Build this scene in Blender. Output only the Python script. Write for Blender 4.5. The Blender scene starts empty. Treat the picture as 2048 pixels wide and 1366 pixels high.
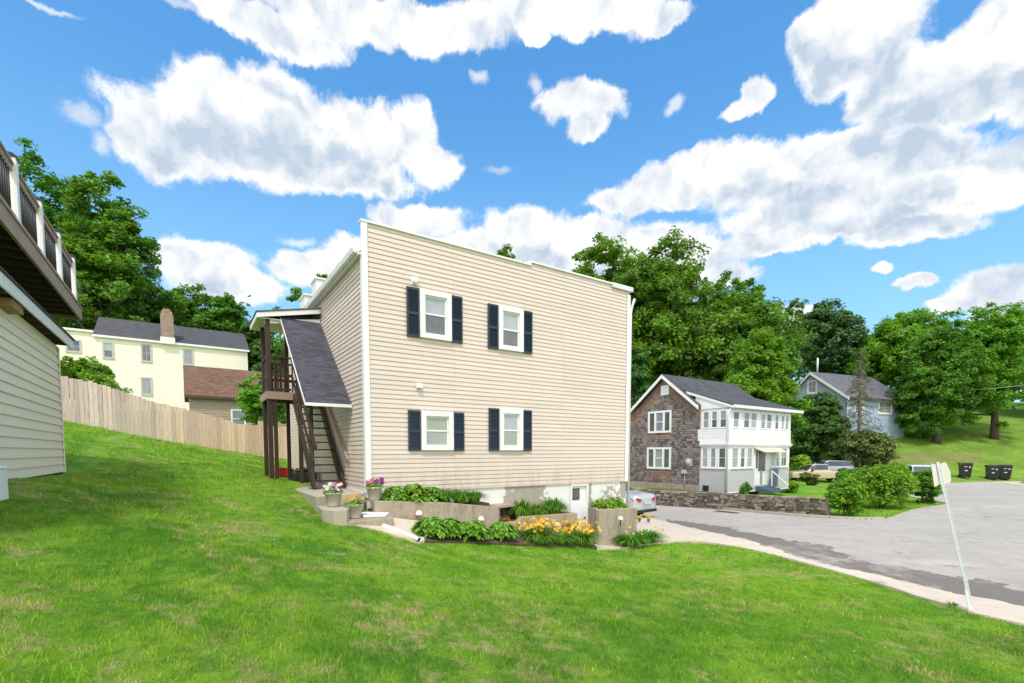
import bpy, math, random
import numpy as np
from mathutils import Vector, Matrix
from mathutils.geometry import delaunay_2d_cdt
random.seed(7); rng = np.random.default_rng(7)
sc = bpy.context.scene
COL = sc.collection
PI = math.pi

# ---------------------------------------------------------------- survey: photo directions -> places
FX, CX, CY, TH = 966.0, 1024.0, 963.0, math.radians(3.5)
_c, _s = math.cos(TH), math.sin(TH)
def ray(px, py):
    u = px-CX; v = CY-py
    return (u, FX*_c+v*_s, -FX*_s+v*_c)
def at(px, py, Y):
    a = ray(px, py); k = Y/a[1]; return (a[0]*k, Y, a[2]*k)
def atz(px, py, Z):
    a = ray(px, py); k = Z/a[2]; return (a[0]*k, a[1]*k, Z)
ANG = math.atan2(.55621, .83104)
class Frame:
    def __init__(s, x, y, ang=ANG):
        s.o = (x, y); s.ang = ang; s.R = (math.cos(ang), math.sin(ang)); s.L = (-math.sin(ang), math.cos(ang))
    def w(s, lx, ly): return (s.o[0]+s.R[0]*lx+s.L[0]*ly, s.o[1]+s.R[1]*lx+s.L[1]*ly)
    def loc(s, x, y):
        x -= s.o[0]; y -= s.o[1]
        return (x*s.R[0]+y*s.R[1], x*s.L[0]+y*s.L[1])
    def _pl(s, px, py, P, D):
        a = ray(px, py); det = -a[0]*D[1]+D[0]*a[1]
        t = (-P[0]*D[1]+D[0]*P[1])/det
        x, y, z = a[0]*t, a[1]*t, a[2]*t
        return ((x-P[0])*D[0]+(y-P[1])*D[1], z)
    def hx(s, px, py, c): return s._pl(px, py, s.w(c, 0), s.L)      # plane local x=c -> (y,z)
    def hy(s, px, py, c): return s._pl(px, py, s.w(0, c), s.R)      # plane local y=c -> (x,z)
BF = Frame(-3.1273, 10.4)
GF = Frame(-9.1876, 9.9)
HF = Frame(10.651, 23.794)

# ---------------------------------------------------------------- ground height
CP = [(0,0,-1.6),(-3,0,-1.15),(-8,2,-.4),(-8,-5,-.3),(0,-6,-1.5),(8,-6,-2.6),(5,0,-2.25),(11,0,-2.6),
 (-6.9,6.5,-.38),(-9.2,9.9,-.43),(-12.5,14,.42),(-6.5,13,-.71),(-7.2,16.5,-.85),(-4.35,9.75,-1.03),(-4.0,8.9,-1.18),(-3.2,8.7,-1.32),(-2.5,9.3,-1.42),
 (-1.66,8.7,-1.66),(-1.2,9.4,-1.78),(1.1,11.3,-2.26),(2.1,12.0,-2.42),(5.1,13.4,-2.5),(6.9,7.3,-2.45),(3.3,5,-1.98),
 (-18.15,19.5,1.27),(-15.8,21.4,.6),(-13.7,23.04,.1),(-12.3,24.1,-.22),(-11.0,25.2,-.45),(-9,27,-.6),
 (-32,42,3.6),(-24,36,2.4),(-40,30,4),(-17,32,1.2),(-8,36,0),(-45,55,6),(-25,60,6),
 (4,17,-2.66),(6,22,-2.86),(10,18,-2.6),(14,18,-2.55),(15,10,-2.55),(25,15,-2.5),(35,32,-2.5),(40,39,-2.5),(22,34,-2.5),(8.2,7.8,-2.5),(8,28,-2.92),
 (2,34,-3.2),(12,6,-2.55),(26,39.5,-2.45),(33,43,-1.2),(41,55,3.0),(44,49,.8),(52,50,1.5),(31,47,-1.2),(27.5,50,.4),(26,40,-2.4),(28.5,42.5,-2.35),(20,34,-2.2),(60,60,4.5),(70,45,2),(60,30,-2),
 (28,58,4),(0,60,0),(15,60,0),(-60,0,3),(-60,-60,2),(0,-60,-2),(60,-60,-2.5),(60,0,-2.5),(-100,100,14),(0,120,6),(100,100,10),(110,20,2),(-200,0,12),(200,0,5),(0,300,12),(200,200,14),(-200,200,22),(0,-250,-2)]
CP = np.array(CP, float)
for lx, z in ((.3,-1.42),(1.1,-1.57),(2.9,-1.84),(4.4,-2.15),(6.2,-2.62),(7.8,-2.64)):
    x, y = BF.w(lx, -.9); CP = np.vstack([CP, (x, y, z)])
def _phi(r2): return .5*r2*np.log(r2+1e-9)
def _fit(P, lam):
    n = len(P); d = P[:, None, :2]-P[None, :, :2]; K = _phi((d**2).sum(-1))+lam*np.eye(n)
    Q = np.c_[np.ones(n), P[:, :2]]
    A = np.block([[K, Q], [Q.T, np.zeros((3, 3))]])
    return np.linalg.solve(A, np.r_[P[:, 2], 0, 0, 0])
_W = _fit(CP, .05)
def Harr(x, y):
    x = np.asarray(x, float); y = np.asarray(y, float); sh = x.shape; x = x.ravel(); y = y.ravel(); out = np.empty(len(x))
    for i in range(0, len(x), 20000):
        xs, ys = x[i:i+20000], y[i:i+20000]
        r2 = (xs[:, None]-CP[None, :, 0])**2+(ys[:, None]-CP[None, :, 1])**2
        out[i:i+20000] = _phi(r2)@_W[:len(CP)]+_W[-3]+_W[-2]*xs+_W[-1]*ys
    return np.clip(out, -6, 40).reshape(sh)
def H(x, y): return float(Harr(np.array([x]), np.array([y]))[0])
def ghit(px, py, dz=0.0):
    a = ray(px, py); n = math.hypot(a[0], a[1]); Ys = np.arange(1.5, 120, .05)
    k = Ys/a[1]; x = a[0]*k; z = a[2]*k; g = Harr(x, Ys)+dz
    i = np.argmax(z < g)
    if not (z < g).any(): i = len(Ys)-1
    return (float(x[i]), float(Ys[i]), float(g[i]))

# ---------------------------------------------------------------- material helpers
class NT:
    def __init__(s, name):
        s.m = bpy.data.materials.new(name); s.m.use_nodes = True; s.t = s.m.node_tree; s.t.nodes.clear()
        s.out = s.n('ShaderNodeOutputMaterial')
    def n(s, ty, **k):
        x = s.t.nodes.new(ty)
        for a, b in k.items():
            if a.startswith('i_'):
                x.inputs[int(a[2:]) if a[2:].isdigit() else a[2:].replace('_', ' ')].default_value = b
            else: setattr(x, a, b)
        return x
    def l(s, a, b): s.t.links.new(a, b)
    def put(s, sock, v):
        if isinstance(v, bpy.types.NodeSocket): s.l(v, sock)
        elif isinstance(v, (tuple, list)) and len(v) == 3 and sock.type == 'RGBA': sock.default_value = (*v, 1)
        else: sock.default_value = v
    def math(s, op, a, b=0.0, c=None, clamp=False):
        x = s.n('ShaderNodeMath', operation=op); x.use_clamp = clamp; s.put(x.inputs[0], a); s.put(x.inputs[1], b)
        if c is not None: s.put(x.inputs[2], c)
        return x.outputs[0]
    def mix(s, f, a, b, blend='MIX'):
        x = s.n('ShaderNodeMix', data_type='RGBA', blend_type=blend); s.put(x.inputs[0], f); s.put(x.inputs[6], a); s.put(x.inputs[7], b); return x.outputs[2]
    def noise(s, vec, scale, detail=4, rough=.55, out=0, dist=0):
        x = s.n('ShaderNodeTexNoise'); x.inputs['Scale'].default_value = scale; x.inputs['Detail'].default_value = detail; x.inputs['Roughness'].default_value = rough; x.inputs['Distortion'].default_value = dist
        if vec is not None: s.l(vec, x.inputs['Vector'])
        return x.outputs[out]
    def ramp(s, v, lo, hi, a=0.0, b=1.0):
        x = s.n('ShaderNodeMapRange', interpolation_type='SMOOTHSTEP'); s.put(x.inputs[0], v); x.inputs[1].default_value = lo; x.inputs[2].default_value = hi; x.inputs[3].default_value = a; x.inputs[4].default_value = b; return x.outputs[0]
    def obj(s): return s.n('ShaderNodeTexCoord').outputs['Object']
    def pos(s): return s.n('ShaderNodeNewGeometry').outputs['Position']
    def island(s): return s.n('ShaderNodeNewGeometry').outputs['Random Per Island']
    def scl(s, vec, v):
        x = s.n('ShaderNodeVectorMath', operation='MULTIPLY'); s.l(vec, x.inputs[0]); x.inputs[1].default_value = v; return x.outputs[0]
    def sep(s, vec):
        x = s.n('ShaderNodeSeparateXYZ'); s.l(vec, x.inputs[0]); return x.outputs
    def bump(s, h, strength=.3, dist=.02):
        x = s.n('ShaderNodeBump'); x.inputs['Strength'].default_value = strength; x.inputs['Distance'].default_value = dist; s.l(h, x.inputs['Height']); return x.outputs[0]
    def bsdf(s, col, rough=.6, metal=0., spec=.4, normal=None, **k):
        b = s.n('ShaderNodeBsdfPrincipled'); s.put(b.inputs['Base Color'], col); s.put(b.inputs['Roughness'], rough); b.inputs['Metallic'].default_value = metal
        b.inputs['Specular IOR Level'].default_value = spec
        if normal is not None: s.l(normal, b.inputs['Normal'])
        for a, v in k.items(): b.inputs[a.replace('_', ' ')].default_value = v
        return b.outputs[0]
    def done(s, sh): s.l(sh, s.out.inputs[0]); return s.m
def sh(c, k): return tuple(min(1, max(0, v*k)) for v in c)
def mat(name, col, rough=.6, var=.12, scale=3., bump=0., bscale=40., metal=0., spec=.4, isl=0., dirt=0., stretch=(1, 1, 1)):
    t = NT(name); o = t.obj(); v = t.scl(o, stretch)
    c = t.mix(t.noise(v, scale, 5, .6), sh(col, 1-var), sh(col, 1+var))
    if isl: c = t.mix(t.island(), t.mix(1.0, c, (1-isl,)*3, 'MULTIPLY'), t.mix(1.0, c, (1+isl*.4,)*3, 'MULTIPLY'))
    if dirt: c = t.mix(t.ramp(t.noise(o, 1.3, 6, .65), .5, .75, 0, dirt), c, sh(col, .45))
    nm = t.bump(t.noise(v, bscale, 3, .6), bump, .01) if bump else None
    return t.done(t.bsdf(c, rough, metal, spec, nm))

M = {}
# vinyl siding: soft streaky variation along the courses
def siding_mat(name, col, seam=0., z0=1.74, zd=.9):
    t = NT(name); o = t.obj(); sp_ = t.sep(o)
    v = t.scl(o, (.6, .6, 9.8)); c = t.mix(t.noise(v, 1.0, 3, .5), sh(col, .93), sh(col, 1.05))
    c = t.mix(t.ramp(t.noise(t.scl(o, (1, 1, .35)), .8, 6, .6), .5, .8, 0, .22), c, sh(col, .72))
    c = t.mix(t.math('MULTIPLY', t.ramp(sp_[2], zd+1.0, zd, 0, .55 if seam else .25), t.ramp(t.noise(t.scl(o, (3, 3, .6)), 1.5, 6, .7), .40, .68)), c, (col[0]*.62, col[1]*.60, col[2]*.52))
    if seam:
        cb = t.n('ShaderNodeCombineXYZ'); t.l(t.math('ADD', sp_[0], t.math('MULTIPLY', sp_[1], 1.0)), cb.inputs[0]); t.l(t.math('SUBTRACT', sp_[2], z0), cb.inputs[1])
        b = t.n('ShaderNodeTexBrick'); t.l(cb.outputs[0], b.inputs['Vector']); b.inputs['Scale'].default_value = 1; b.inputs['Brick Width'].default_value = 3.35; b.inputs['Row Height'].default_value = .2032; b.inputs['Mortar Size'].default_value = .0035
        b.offset = .37; b.offset_frequency = 1; b.inputs['Color1'].default_value = (.95, .95, .95, 1); b.inputs['Color2'].default_value = (1.03, 1.03, 1.03, 1); b.inputs['Mortar'].default_value = (.6, .58, .55, 1)
        c = t.mix(seam, c, t.mix(1., c, b.outputs[0], 'MULTIPLY'))
    return t.done(t.bsdf(c, .5, 0, .35, t.bump(t.noise(t.scl(o, (1, 1, .5)), 1.6, 3, .5), .5, .05)))
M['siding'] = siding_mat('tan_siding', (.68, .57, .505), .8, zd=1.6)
M['siding_g'] = siding_mat('olive_siding', (.87, .785, .64), zd=-.6)
M['siding_y'] = siding_mat('yellow_siding', (.84, .78, .68))
M['siding_b'] = siding_mat('blue_siding', (.38, .47, .62))
M['siding_s'] = siding_mat('taupe_siding', (.36, .30, .23))
M['white'] = mat('white_paint', (.80, .795, .79), .45, .04, 2, dirt=.12)
M['white2'] = mat('white_porch_paint', (.78, .78, .78), .5, .05, 2, dirt=.15)
M['cream'] = mat('cream_soffit', (.62, .58, .44), .5, .06, 2)
M['grey_paint'] = mat('grey_painted_block', (.48, .48, .48), .7, .1, 3, .3, 30)
M['navy'] = mat('navy_vinyl', (.020, .034, .058), .4, .1, 4)
M['brown'] = mat('brown_stained_wood', (.050, .026, .020), .55, .35, 3, .3, 60, stretch=(6, 6, 1))
M['deckwood'] = mat('weathered_deck_wood', (.36, .255, .20), .7, .25, 3, .3, 60)
M['darkwood'] = mat('dark_joist_wood', (.085, .050, .038), .8, .3, 3)
M['rawwood'] = mat('raw_pine_block', (.34, .19, .09), .7, .35, 6)
M['black'] = mat('black_metal', (.02, .02, .022), .4, .1)
M['gal'] = mat('galvanised_steel', (.66, .68, .72), .45, .10, 12, metal=.15)
M['signback'] = mat('faded_sign_back', (.62, .59, .52), .6, .08, 5)
M['pot'] = mat('beige_plastic_pot', (.50, .47, .38), .5, .06, 4)
M['soil'] = mat('garden_soil', (.10, .07, .05), .95, .4, 12, .6, 60)
M['red'] = mat('red_plastic', (.55, .03, .02), .4, .1)
M['binblack'] = mat('black_bin_plastic', (.018, .017, .02), .45, .2, 6)
M['sticker'] = mat('pale_bin_marking', (.5, .5, .5), .6, .1)
M['tyre'] = mat('tyre_rubber', (.02, .02, .02), .8, .2)
M['rim'] = mat('wheel_rim', (.45, .45, .47), .35, .05, metal=.6)
M['silver'] = mat('silver_car_paint', (.62, .64, .66), .25, .03, metal=.4, spec=.6)
M['goldpaint'] = mat('beige_truck_paint', (.50, .43, .31), .3, .04, metal=.25, spec=.6)
M['greypaint'] = mat('grey_suv_paint', (.34, .37, .42), .3, .04, metal=.3, spec=.6)
M['whitepaint'] = mat('white_van_paint', (.7, .72, .74), .3, .04, spec=.6)
M['carglass'] = mat('dark_car_glass', (.045, .055, .065), .08, .1, spec=.8)
M['taillight'] = mat('red_tail_lamp', (.40, .03, .05), .2, .1, spec=.7)
M['plate'] = mat('licence_plate', (.5, .5, .52), .5, .2, 30)
M['glass'] = mat('window_glass_dark', (.10, .105, .11), .06, .75, 3.5, spec=.9)  # strong noise in the pane colour stands in for varied reflections
M['glass_blind'] = mat('window_glass_blind', (.35, .38, .42), .12, .22, 3, spec=.8)
M['glass_curtain'] = mat('window_glass_curtain', (.30, .33, .30), .12, .28, 3, spec=.8)
M['glass_grey'] = mat('window_glass_grey', (.23, .25, .28), .08, .25, 1.5, spec=.9)
M['blueaccent'] = mat('navy_door_paint', (.08, .12, .18), .4, .1)
M['cable'] = mat('grey_cable', (.45, .45, .45), .6, .05)
M['bark'] = mat('tree_bark', (.10, .078, .06), .9, .35, 5, .6, 25, stretch=(3, 3, .7))
M['deadbark'] = mat('dead_conifer_bark', (.20, .165, .14), .9, .35, 5)
M['lamp'] = mat('white_light_dome', (.85, .85, .84), .4, .03)
M['brickedge'] = mat('kerb_stone', (.42, .38, .33), .85, .25, 4, .4, 30)
def shingle_mat(name, col, u='x', width=.30, row=.14, var=.35):
    t = NT(name); o = t.sep(t.obj()); U = o[0] if u == 'x' else o[1]; V = t.math('ADD', o[1] if u == 'x' else o[0], t.math('MULTIPLY', o[2], 1.0)) if u != 'wall' else o[2]
    if u == 'wall': U = t.math('ADD', o[1], o[0])
    c = t.n('ShaderNodeCombineXYZ'); t.l(U, c.inputs[0]); t.l(V, c.inputs[1])
    b = t.n('ShaderNodeTexBrick'); t.l(c.outputs[0], b.inputs['Vector']); b.inputs['Scale'].default_value = 1; b.inputs['Brick Width'].default_value = width; b.inputs['Row Height'].default_value = row
    b.inputs['Mortar Size'].default_value = .008; b.inputs['Color1'].default_value = (*sh(col, 1-var), 1); b.inputs['Color2'].default_value = (*sh(col, 1+var), 1); b.inputs['Mortar'].default_value = (*sh(col, .45), 1)
    b.offset_frequency = 2; b.inputs['Bias'].default_value = -.1
    cc = t.mix(t.ramp(t.noise(t.obj(), 1.2, 5, .6), .35, .7, 0, .35), b.outputs[0], sh(col, 1.35))
    cc = t.mix(.25, cc, t.mix(t.noise(t.obj(), 60, 2, .6), sh(col, .5), sh(col, 1.6)))
    return t.done(t.bsdf(cc, .9, 0, .25, t.bump(b.outputs[1], -.4, .01)))
M['roofx'] = shingle_mat('charcoal_roof_shingle', (.082, .082, .090), 'x')
M['roofbrown'] = shingle_mat('brown_roof_shingle', (.16, .095, .065), 'x')
M['roofgrey'] = shingle_mat('grey_roof_shingle', (.13, .13, .15), 'x')
def stair_shingle():
    t = NT('stair_roof_shingle'); o = t.sep(t.obj()); c = t.n('ShaderNodeCombineXYZ'); t.l(o[0], c.inputs[0]); t.l(o[2], c.inputs[1])
    b = t.n('ShaderNodeTexBrick'); t.l(c.outputs[0], b.inputs['Vector']); b.inputs['Scale'].default_value = 1; b.inputs['Brick Width'].default_value = .16; b.inputs['Row Height'].default_value = .045
    b.inputs['Mortar Size'].default_value = .004; col = (.070, .070, .088); b.inputs['Color1'].default_value = (*sh(col, .55), 1); b.inputs['Color2'].default_value = (*sh(col, 1.5), 1); b.inputs['Mortar'].default_value = (*sh(col, .4), 1)
    cc = t.mix(.3, b.outputs[0], t.mix(t.noise(t.obj(), 70, 2, .6), sh(col, .4), sh(col, 1.9)))
    return t.done(t.bsdf(cc, .9, 0, .25, t.bump(b.outputs[1], -.4, .01)))
M['roofstair'] = stair_shingle()
def brick_mat():
    t = NT('old_brick'); o = t.sep(t.obj()); c = t.n('ShaderNodeCombineXYZ'); t.l(t.math('ADD', o[0], o[1]), c.inputs[0]); t.l(o[2], c.inputs[1])
    b = t.n('ShaderNodeTexBrick'); t.l(c.outputs[0], b.inputs['Vector']); b.inputs['Scale'].default_value = 1; b.inputs['Brick Width'].default_value = .24; b.inputs['Row Height'].default_value = .09
    b.inputs['Mortar Size'].default_value = .012; b.inputs['Color1'].default_value = (.20, .085, .055, 1); b.inputs['Color2'].default_value = (.36, .22, .17, 1); b.inputs['Mortar'].default_value = (.38, .34, .3, 1)
    return t.done(t.bsdf(t.mix(t.ramp(t.noise(t.obj(), 2, 4, .6), .4, .7, 0, .4), b.outputs[0], (.3, .27, .24)), .9))
M['brick'] = brick_mat()
def cedar_mat():
    t = NT('weathered_cedar_shingle'); ob = t.obj(); o = t.sep(ob); U = t.math('ADD', o[1], o[0])
    zr = t.math('ADD', t.math('DIVIDE', o[2], .125), t.math('MULTIPLY', t.math('SUBTRACT', t.noise(t.scl(ob, (1, 1, .2)), 1.6, 4, .7), .5), .45)); row = t.math('FLOOR', zr); fz = t.math('FRACT', zr)
    cu = t.math('ADD', t.math('DIVIDE', U, .16), t.math('MULTIPLY', t.math('SINE', t.math('MULTIPLY', row, 12.9898)), 7.3)); colm = t.math('FLOOR', cu); fu = t.math('FRACT', cu)
    wv = t.n('ShaderNodeCombineXYZ'); t.l(colm, wv.inputs[0]); t.l(row, wv.inputs[1]); wn_ = t.n('ShaderNodeTexWhiteNoise', noise_dimensions='2D'); t.l(wv.outputs[0], wn_.inputs['Vector']); rnd = wn_.outputs['Value']
    g = t.mix(rnd, (.085, .07, .064), (.30, .26, .24))
    g = t.mix(t.ramp(t.noise(t.scl(ob, (1.6, 1.6, 9)), 2.0, 6, .75), .50, .68, 0, .8), g, (.46, .43, .41))
    g = t.mix(t.ramp(t.noise(ob, 1.1, 5, .7), .50, .66, 0, .65), g, (.085, .07, .062))
    linez = t.ramp(fz, .0, .30, 1, 0); gapu = t.ramp(fu, .0, .12, .5, 0)
    line = t.math('MAXIMUM', linez, gapu)
    streak = line
    class _B: outputs = (g, line)
    b = _B()
    # protected orange wood below the eaves and below the windows
    roof = t.math('SUBTRACT', 4.40, t.math('MULTIPLY', t.math('ABSOLUTE', t.math('SUBTRACT', o[1], 3.9)), .80))
    d = t.math('SUBTRACT', roof, t.math('SUBTRACT', o[2], 2.0))
    nz = t.noise(ob, 2.2, 6, .75)
    m1 = t.ramp(t.math('ADD', d, t.math('MULTIPLY', nz, -1.6)), -.1, .35, 1, 0)
    def box(z0, z1):
        a = t.math('MULTIPLY', t.ramp(o[2], z0-.05, z0+.1), t.ramp(o[2], z1-.05, z1+.05, 1, 0))
        return t.math('MULTIPLY', t.math('MULTIPLY', t.ramp(o[1], 3.3, 3.55), t.ramp(o[1], 4.9, 5.1, 1, 0)), t.math('MULTIPLY', a, t.ramp(nz, .38, .5)))
    m = t.math('MAXIMUM', m1, t.math('MAXIMUM', box(2.75, 3.05), box(.5, 1.05)))
    br = t.mix(t.noise(t.scl(ob, (6, 6, 2)), 3, 4, .7), (.16, .075, .04), (.52, .30, .17))
    g = t.mix(t.math('MULTIPLY', m, .8), g, t.mix(.35, br, g)); g = t.mix(t.math('MULTIPLY', line, .85), g, (.030, .024, .021))
    return t.done(t.bsdf(g, .95, 0, .2, t.bump(b.outputs[1], -.7, .02)))
M['cedar'] = cedar_mat()
def concrete_mat(name, col, stain=.5, lich=0.):
    t = NT(name); o = t.obj()
    c = t.mix(t.noise(o, 3, 7, .65), sh(col, .78), sh(col, 1.15))
    c = t.mix(t.ramp(t.noise(t.scl(o, (4, 4, .35)), 1.6, 6, .7), .48, .75, 0, stain), c, sh(col, .42))
    c = t.mix(t.ramp(t.noise(o, 5.5, 6, .75), .50, .66, 0, stain*.7), c, sh(col, .55)); c = t.mix(t.ramp(t.noise(o, 45, 3, .7), .55, .75, 0, .35), c, sh(col, 1.5))
    return t.done(t.bsdf(c, .92, 0, .2, t.bump(t.noise(o, 35, 6, .7), .5, .015)))
M['concrete'] = concrete_mat('aged_concrete', (.40, .335, .255), .75)
M['slab'] = concrete_mat('light_concrete_slab', (.46, .405, .33), .2)
M['walk'] = concrete_mat('pale_pavement_concrete', (.64, .55, .44), .12)
M['whiteslab'] = mat('white_painted_slab', (.80, .79, .76), .6, .06, 3, dirt=.1)
def foundation_mat():
    t = NT('flaking_white_foundation_paint'); o = t.obj(); s = t.sep(o); nz = t.noise(o, 2.0, 7, .7)
    def blob(cx, cz, rx, rz):
        a = t.math('DIVIDE', t.math('SUBTRACT', s[0], cx), rx); b = t.math('DIVIDE', t.math('SUBTRACT', s[2], cz), rz)
        d = t.math('SQRT', t.math('ADD', t.math('MULTIPLY', a, a), t.math('MULTIPLY', b, b)))
        return t.ramp(t.math('ADD', d, t.math('MULTIPLY', t.math('SUBTRACT', nz, .5), 2.4)), .88, .94, 1, 0)
    m = t.math('MAXIMUM', blob(4.2, 1.3, .75, .75), blob(5.0, .85, .7, .35))
    m = t.math('MAXIMUM', m, blob(8.1, 1.7, .55, .55)); m = t.math('MAXIMUM', m, t.math('MULTIPLY', blob(7.3, 1.05, .6, .55), t.ramp(t.noise(o, 7, 4, .7), .45, .55)))
    m = t.math('MAXIMUM', m, blob(6.45, .8, .2, .9))
    white = t.mix(nz, (.66, .66, .65), (.80, .79, .78)); con = t.mix(t.noise(o, 5, 7, .7), (.26, .225, .19), (.50, .45, .39))
    return t.done(t.bsdf(t.mix(m, white, con), .8, 0, .25, t.bump(t.math('ADD', t.math('MULTIPLY', m, -1), nz), .4, .02)))
M['found'] = foundation_mat()
def fence_mat():
    t = NT('cedar_fence_board'); o = t.obj(); p = t.sep(t.pos()); r = t.island()
    tone = t.ramp(t.math('ADD', p[0], t.math('MULTIPLY', r, 1.5)), -16.5, -12.5)
    base = t.mix(tone, (.61, .50, .455), (.66, .47, .35))
    c = t.mix(r, t.mix(1., base, (.78, .76, .74), 'MULTIPLY'), t.mix(1., base, (1.15, 1.12, 1.1), 'MULTIPLY'))
    c = t.mix(t.ramp(t.noise(t.scl(o, (7, 7, .9)), 2.5, 6, .7), .45, .75, 0, .45), c, (.22, .15, .10))
    c = t.mix(t.ramp(t.noise(t.scl(o, (5, 5, 5)), 2.2, 2, .5), .72, .76, 0, .8), c, (.16, .10, .06))
    return t.done(t.bsdf(c, .85, 0, .2))
M['fence'] = fence_mat()
def stone_mat():
    t = NT('field_stone'); o = t.obj(); r = t.island()
    c = t.mix(r, (.10, .086, .072), (.42, .36, .29)); c = t.mix(t.noise(o, 6, 6, .7), t.mix(1., c, (.6, .6, .6), 'MULTIPLY'), t.mix(1., c, (1.35, 1.3, 1.25), 'MULTIPLY'))
    return t.done(t.bsdf(c, .9, 0, .2, t.bump(t.noise(o, 18, 6, .7), .8, .03)))
M['stone'] = stone_mat()
M['mortar'] = mat('dusty_wall_core', (.15, .13, .11), .95, .3, 8)
def asphalt_mat():
    t = NT('worn_asphalt'); p = t.pos()
    a = t.mix(t.noise(p, .35, 7, .65), (.29, .265, .235), (.54, .49, .43))
    a = t.mix(t.ramp(t.noise(t.scl(p, (.35, 1, 1)), .9, 6, .7), .5, .72, 0, .45), a, (.60, .55, .49))
    a = t.mix(t.ramp(t.noise(t.scl(p, (1.2, .5, 1)), 2.6, 7, .75), .48, .64, 0, .5), a, (.29, .265, .24))
    a = t.mix(t.ramp(t.noise(p, 60, 3, .8), .5, .7, 0, .35), a, (.68, .64, .60))
    v = t.n('ShaderNodeTexVoronoi', feature='DISTANCE_TO_EDGE'); v.inputs['Scale'].default_value = .42
    dv = t.n('ShaderNodeVectorMath', operation='ADD'); t.l(p, dv.inputs[0]); t.l(t.scl(t.noise(p, .9, 6, .7, out=1), (1.6, 1.6, 0)), dv.inputs[1]); t.l(dv.outputs[0], v.inputs['Vector'])
    crack = t.math('MULTIPLY', t.ramp(v.outputs[0], .002, .012, 1, 0), t.ramp(t.noise(p, .7, 5, .6), .48, .62))
    a = t.mix(t.math('MULTIPLY', crack, .8), a, (.13, .115, .10))
    return t.done(t.bsdf(a, .9, 0, .25, t.bump(t.noise(p, 90, 3, .8), .4, .01)))
M['asphalt'] = asphalt_mat()
def patch_mat():
    t = NT('dark_gutter_asphalt'); p = t.pos()
    a = t.mix(t.ramp(t.noise(p, .9, 7, .75), .50, .68), (.19, .165, .145), (.42, .38, .33)); a = t.mix(t.noise(p, 5, 5, .7), t.mix(1., a, (.75, .75, .75), 'MULTIPLY'), t.mix(1., a, (1.2, 1.2, 1.2), 'MULTIPLY'))
    a = t.mix(t.ramp(t.noise(p, 45, 3, .8), .5, .7, 0, .3), a, (.4, .36, .32))
    return t.done(t.bsdf(a, .85, 0, .25, t.bump(t.noise(p, 70, 3, .8), .4, .01)))
M['patch'] = patch_mat()

def lawn_color(t, p, blade=False):
    n1 = t.noise(p, .30, 5, .6, dist=.4); n2 = t.noise(p, 1.3, 6, .7); n3 = t.noise(t.scl(p, (1.3, .8, 1)), 4.5, 5, .7); n4 = t.noise(p, 11, 4, .7)
    c = t.mix(t.ramp(n1, .35, .65), (.125, .30, .022), (.235, .44, .030))
    c = t.mix(t.ramp(n2, .44, .62, 0, .85), c, (.30, .48, .045))
    c = t.mix(t.ramp(t.noise(p, 1.1, 5, .7), .58, .68, 0, .3), c, (.075, .23, .04))
    c = t.mix(t.ramp(n3, .48, .60, 0, .48), c, (.075, .21, .022))
    c = t.mix(t.ramp(n4, .55, .70, 0, .45), c, (.33, .46, .09))
    straw = t.math('MULTIPLY', t.ramp(t.noise(p, .8, 5, .75, dist=.5), .48, .60), t.ramp(t.noise(p, 4.2, 5, .75), .45, .60))
    c = t.mix(t.math('MULTIPLY', straw, .85), c, (.50, .42, .20))
    return c
def ground_mat():
    t = NT('lawn_turf'); p = t.pos(); c = lawn_color(t, p)
    c = t.mix(t.noise(p, 28, 5, .8), t.mix(1., c, (.42, .5, .5), 'MULTIPLY'), t.mix(1., c, (1.3, 1.35, 1.1), 'MULTIPLY'))
    s = t.sep(p)
    # bare earth at the foot of the garage and a worn brown strip on the far bank
    def spot(cx, cy, r, rx=1.):
        a = t.math('MULTIPLY', t.math('SUBTRACT', s[0], cx), 1/(r*rx)); b = t.math('MULTIPLY', t.math('SUBTRACT', s[1], cy), 1/r)
        d = t.math('SQRT', t.math('ADD', t.math('MULTIPLY', a, a), t.math('MULTIPLY', b, b)))
        return t.ramp(t.math('ADD', d, t.math('MULTIPLY', t.noise(p, .9, 7, .75), 2.6)), 1.7, 2.5, 1, 0)
    bx_, by_, _z = ghit(1862, 916); m = spot(bx_, by_, 2.2, 2.8)
    c = t.mix(t.math('MULTIPLY', m, .8), c, (.30, .215, .12))
    far = t.math('MULTIPLY', t.ramp(s[1], 34, 42), t.ramp(t.noise(p, .35, 6, .7), .38, .62, .25, .8)); c = t.mix(far, c, (.13, .20, .035))
    return t.done(t.bsdf(c, .9, 0, .15, t.bump(t.noise(p, 22, 6, .8), 1., .05)))
M['ground'] = ground_mat()
def blade_mat():
    t = NT('grass_blade'); p = t.pos(); c = lawn_color(t, p, True); r = t.island()
    c = t.mix(r, t.mix(1., c, (.62, .70, .7), 'MULTIPLY'), t.mix(1., c, (1.55, 1.4, 1.4), 'MULTIPLY'))
    c = t.mix(t.ramp(r, .965, .975, 0, .7), c, (.45, .40, .20))
    d = t.n('ShaderNodeBsdfDiffuse'); t.l(c, d.inputs[0]); tr = t.n('ShaderNodeBsdfTranslucent'); t.l(t.mix(1., c, (1.3, 1.25, .7), 'MULTIPLY'), tr.inputs[0])
    m = t.n('ShaderNodeMixShader'); m.inputs[0].default_value = .35; t.l(d.outputs[0], m.inputs[1]); t.l(tr.outputs[0], m.inputs[2])
    return t.done(m.outputs[0])
M['blade'] = blade_mat()
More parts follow.
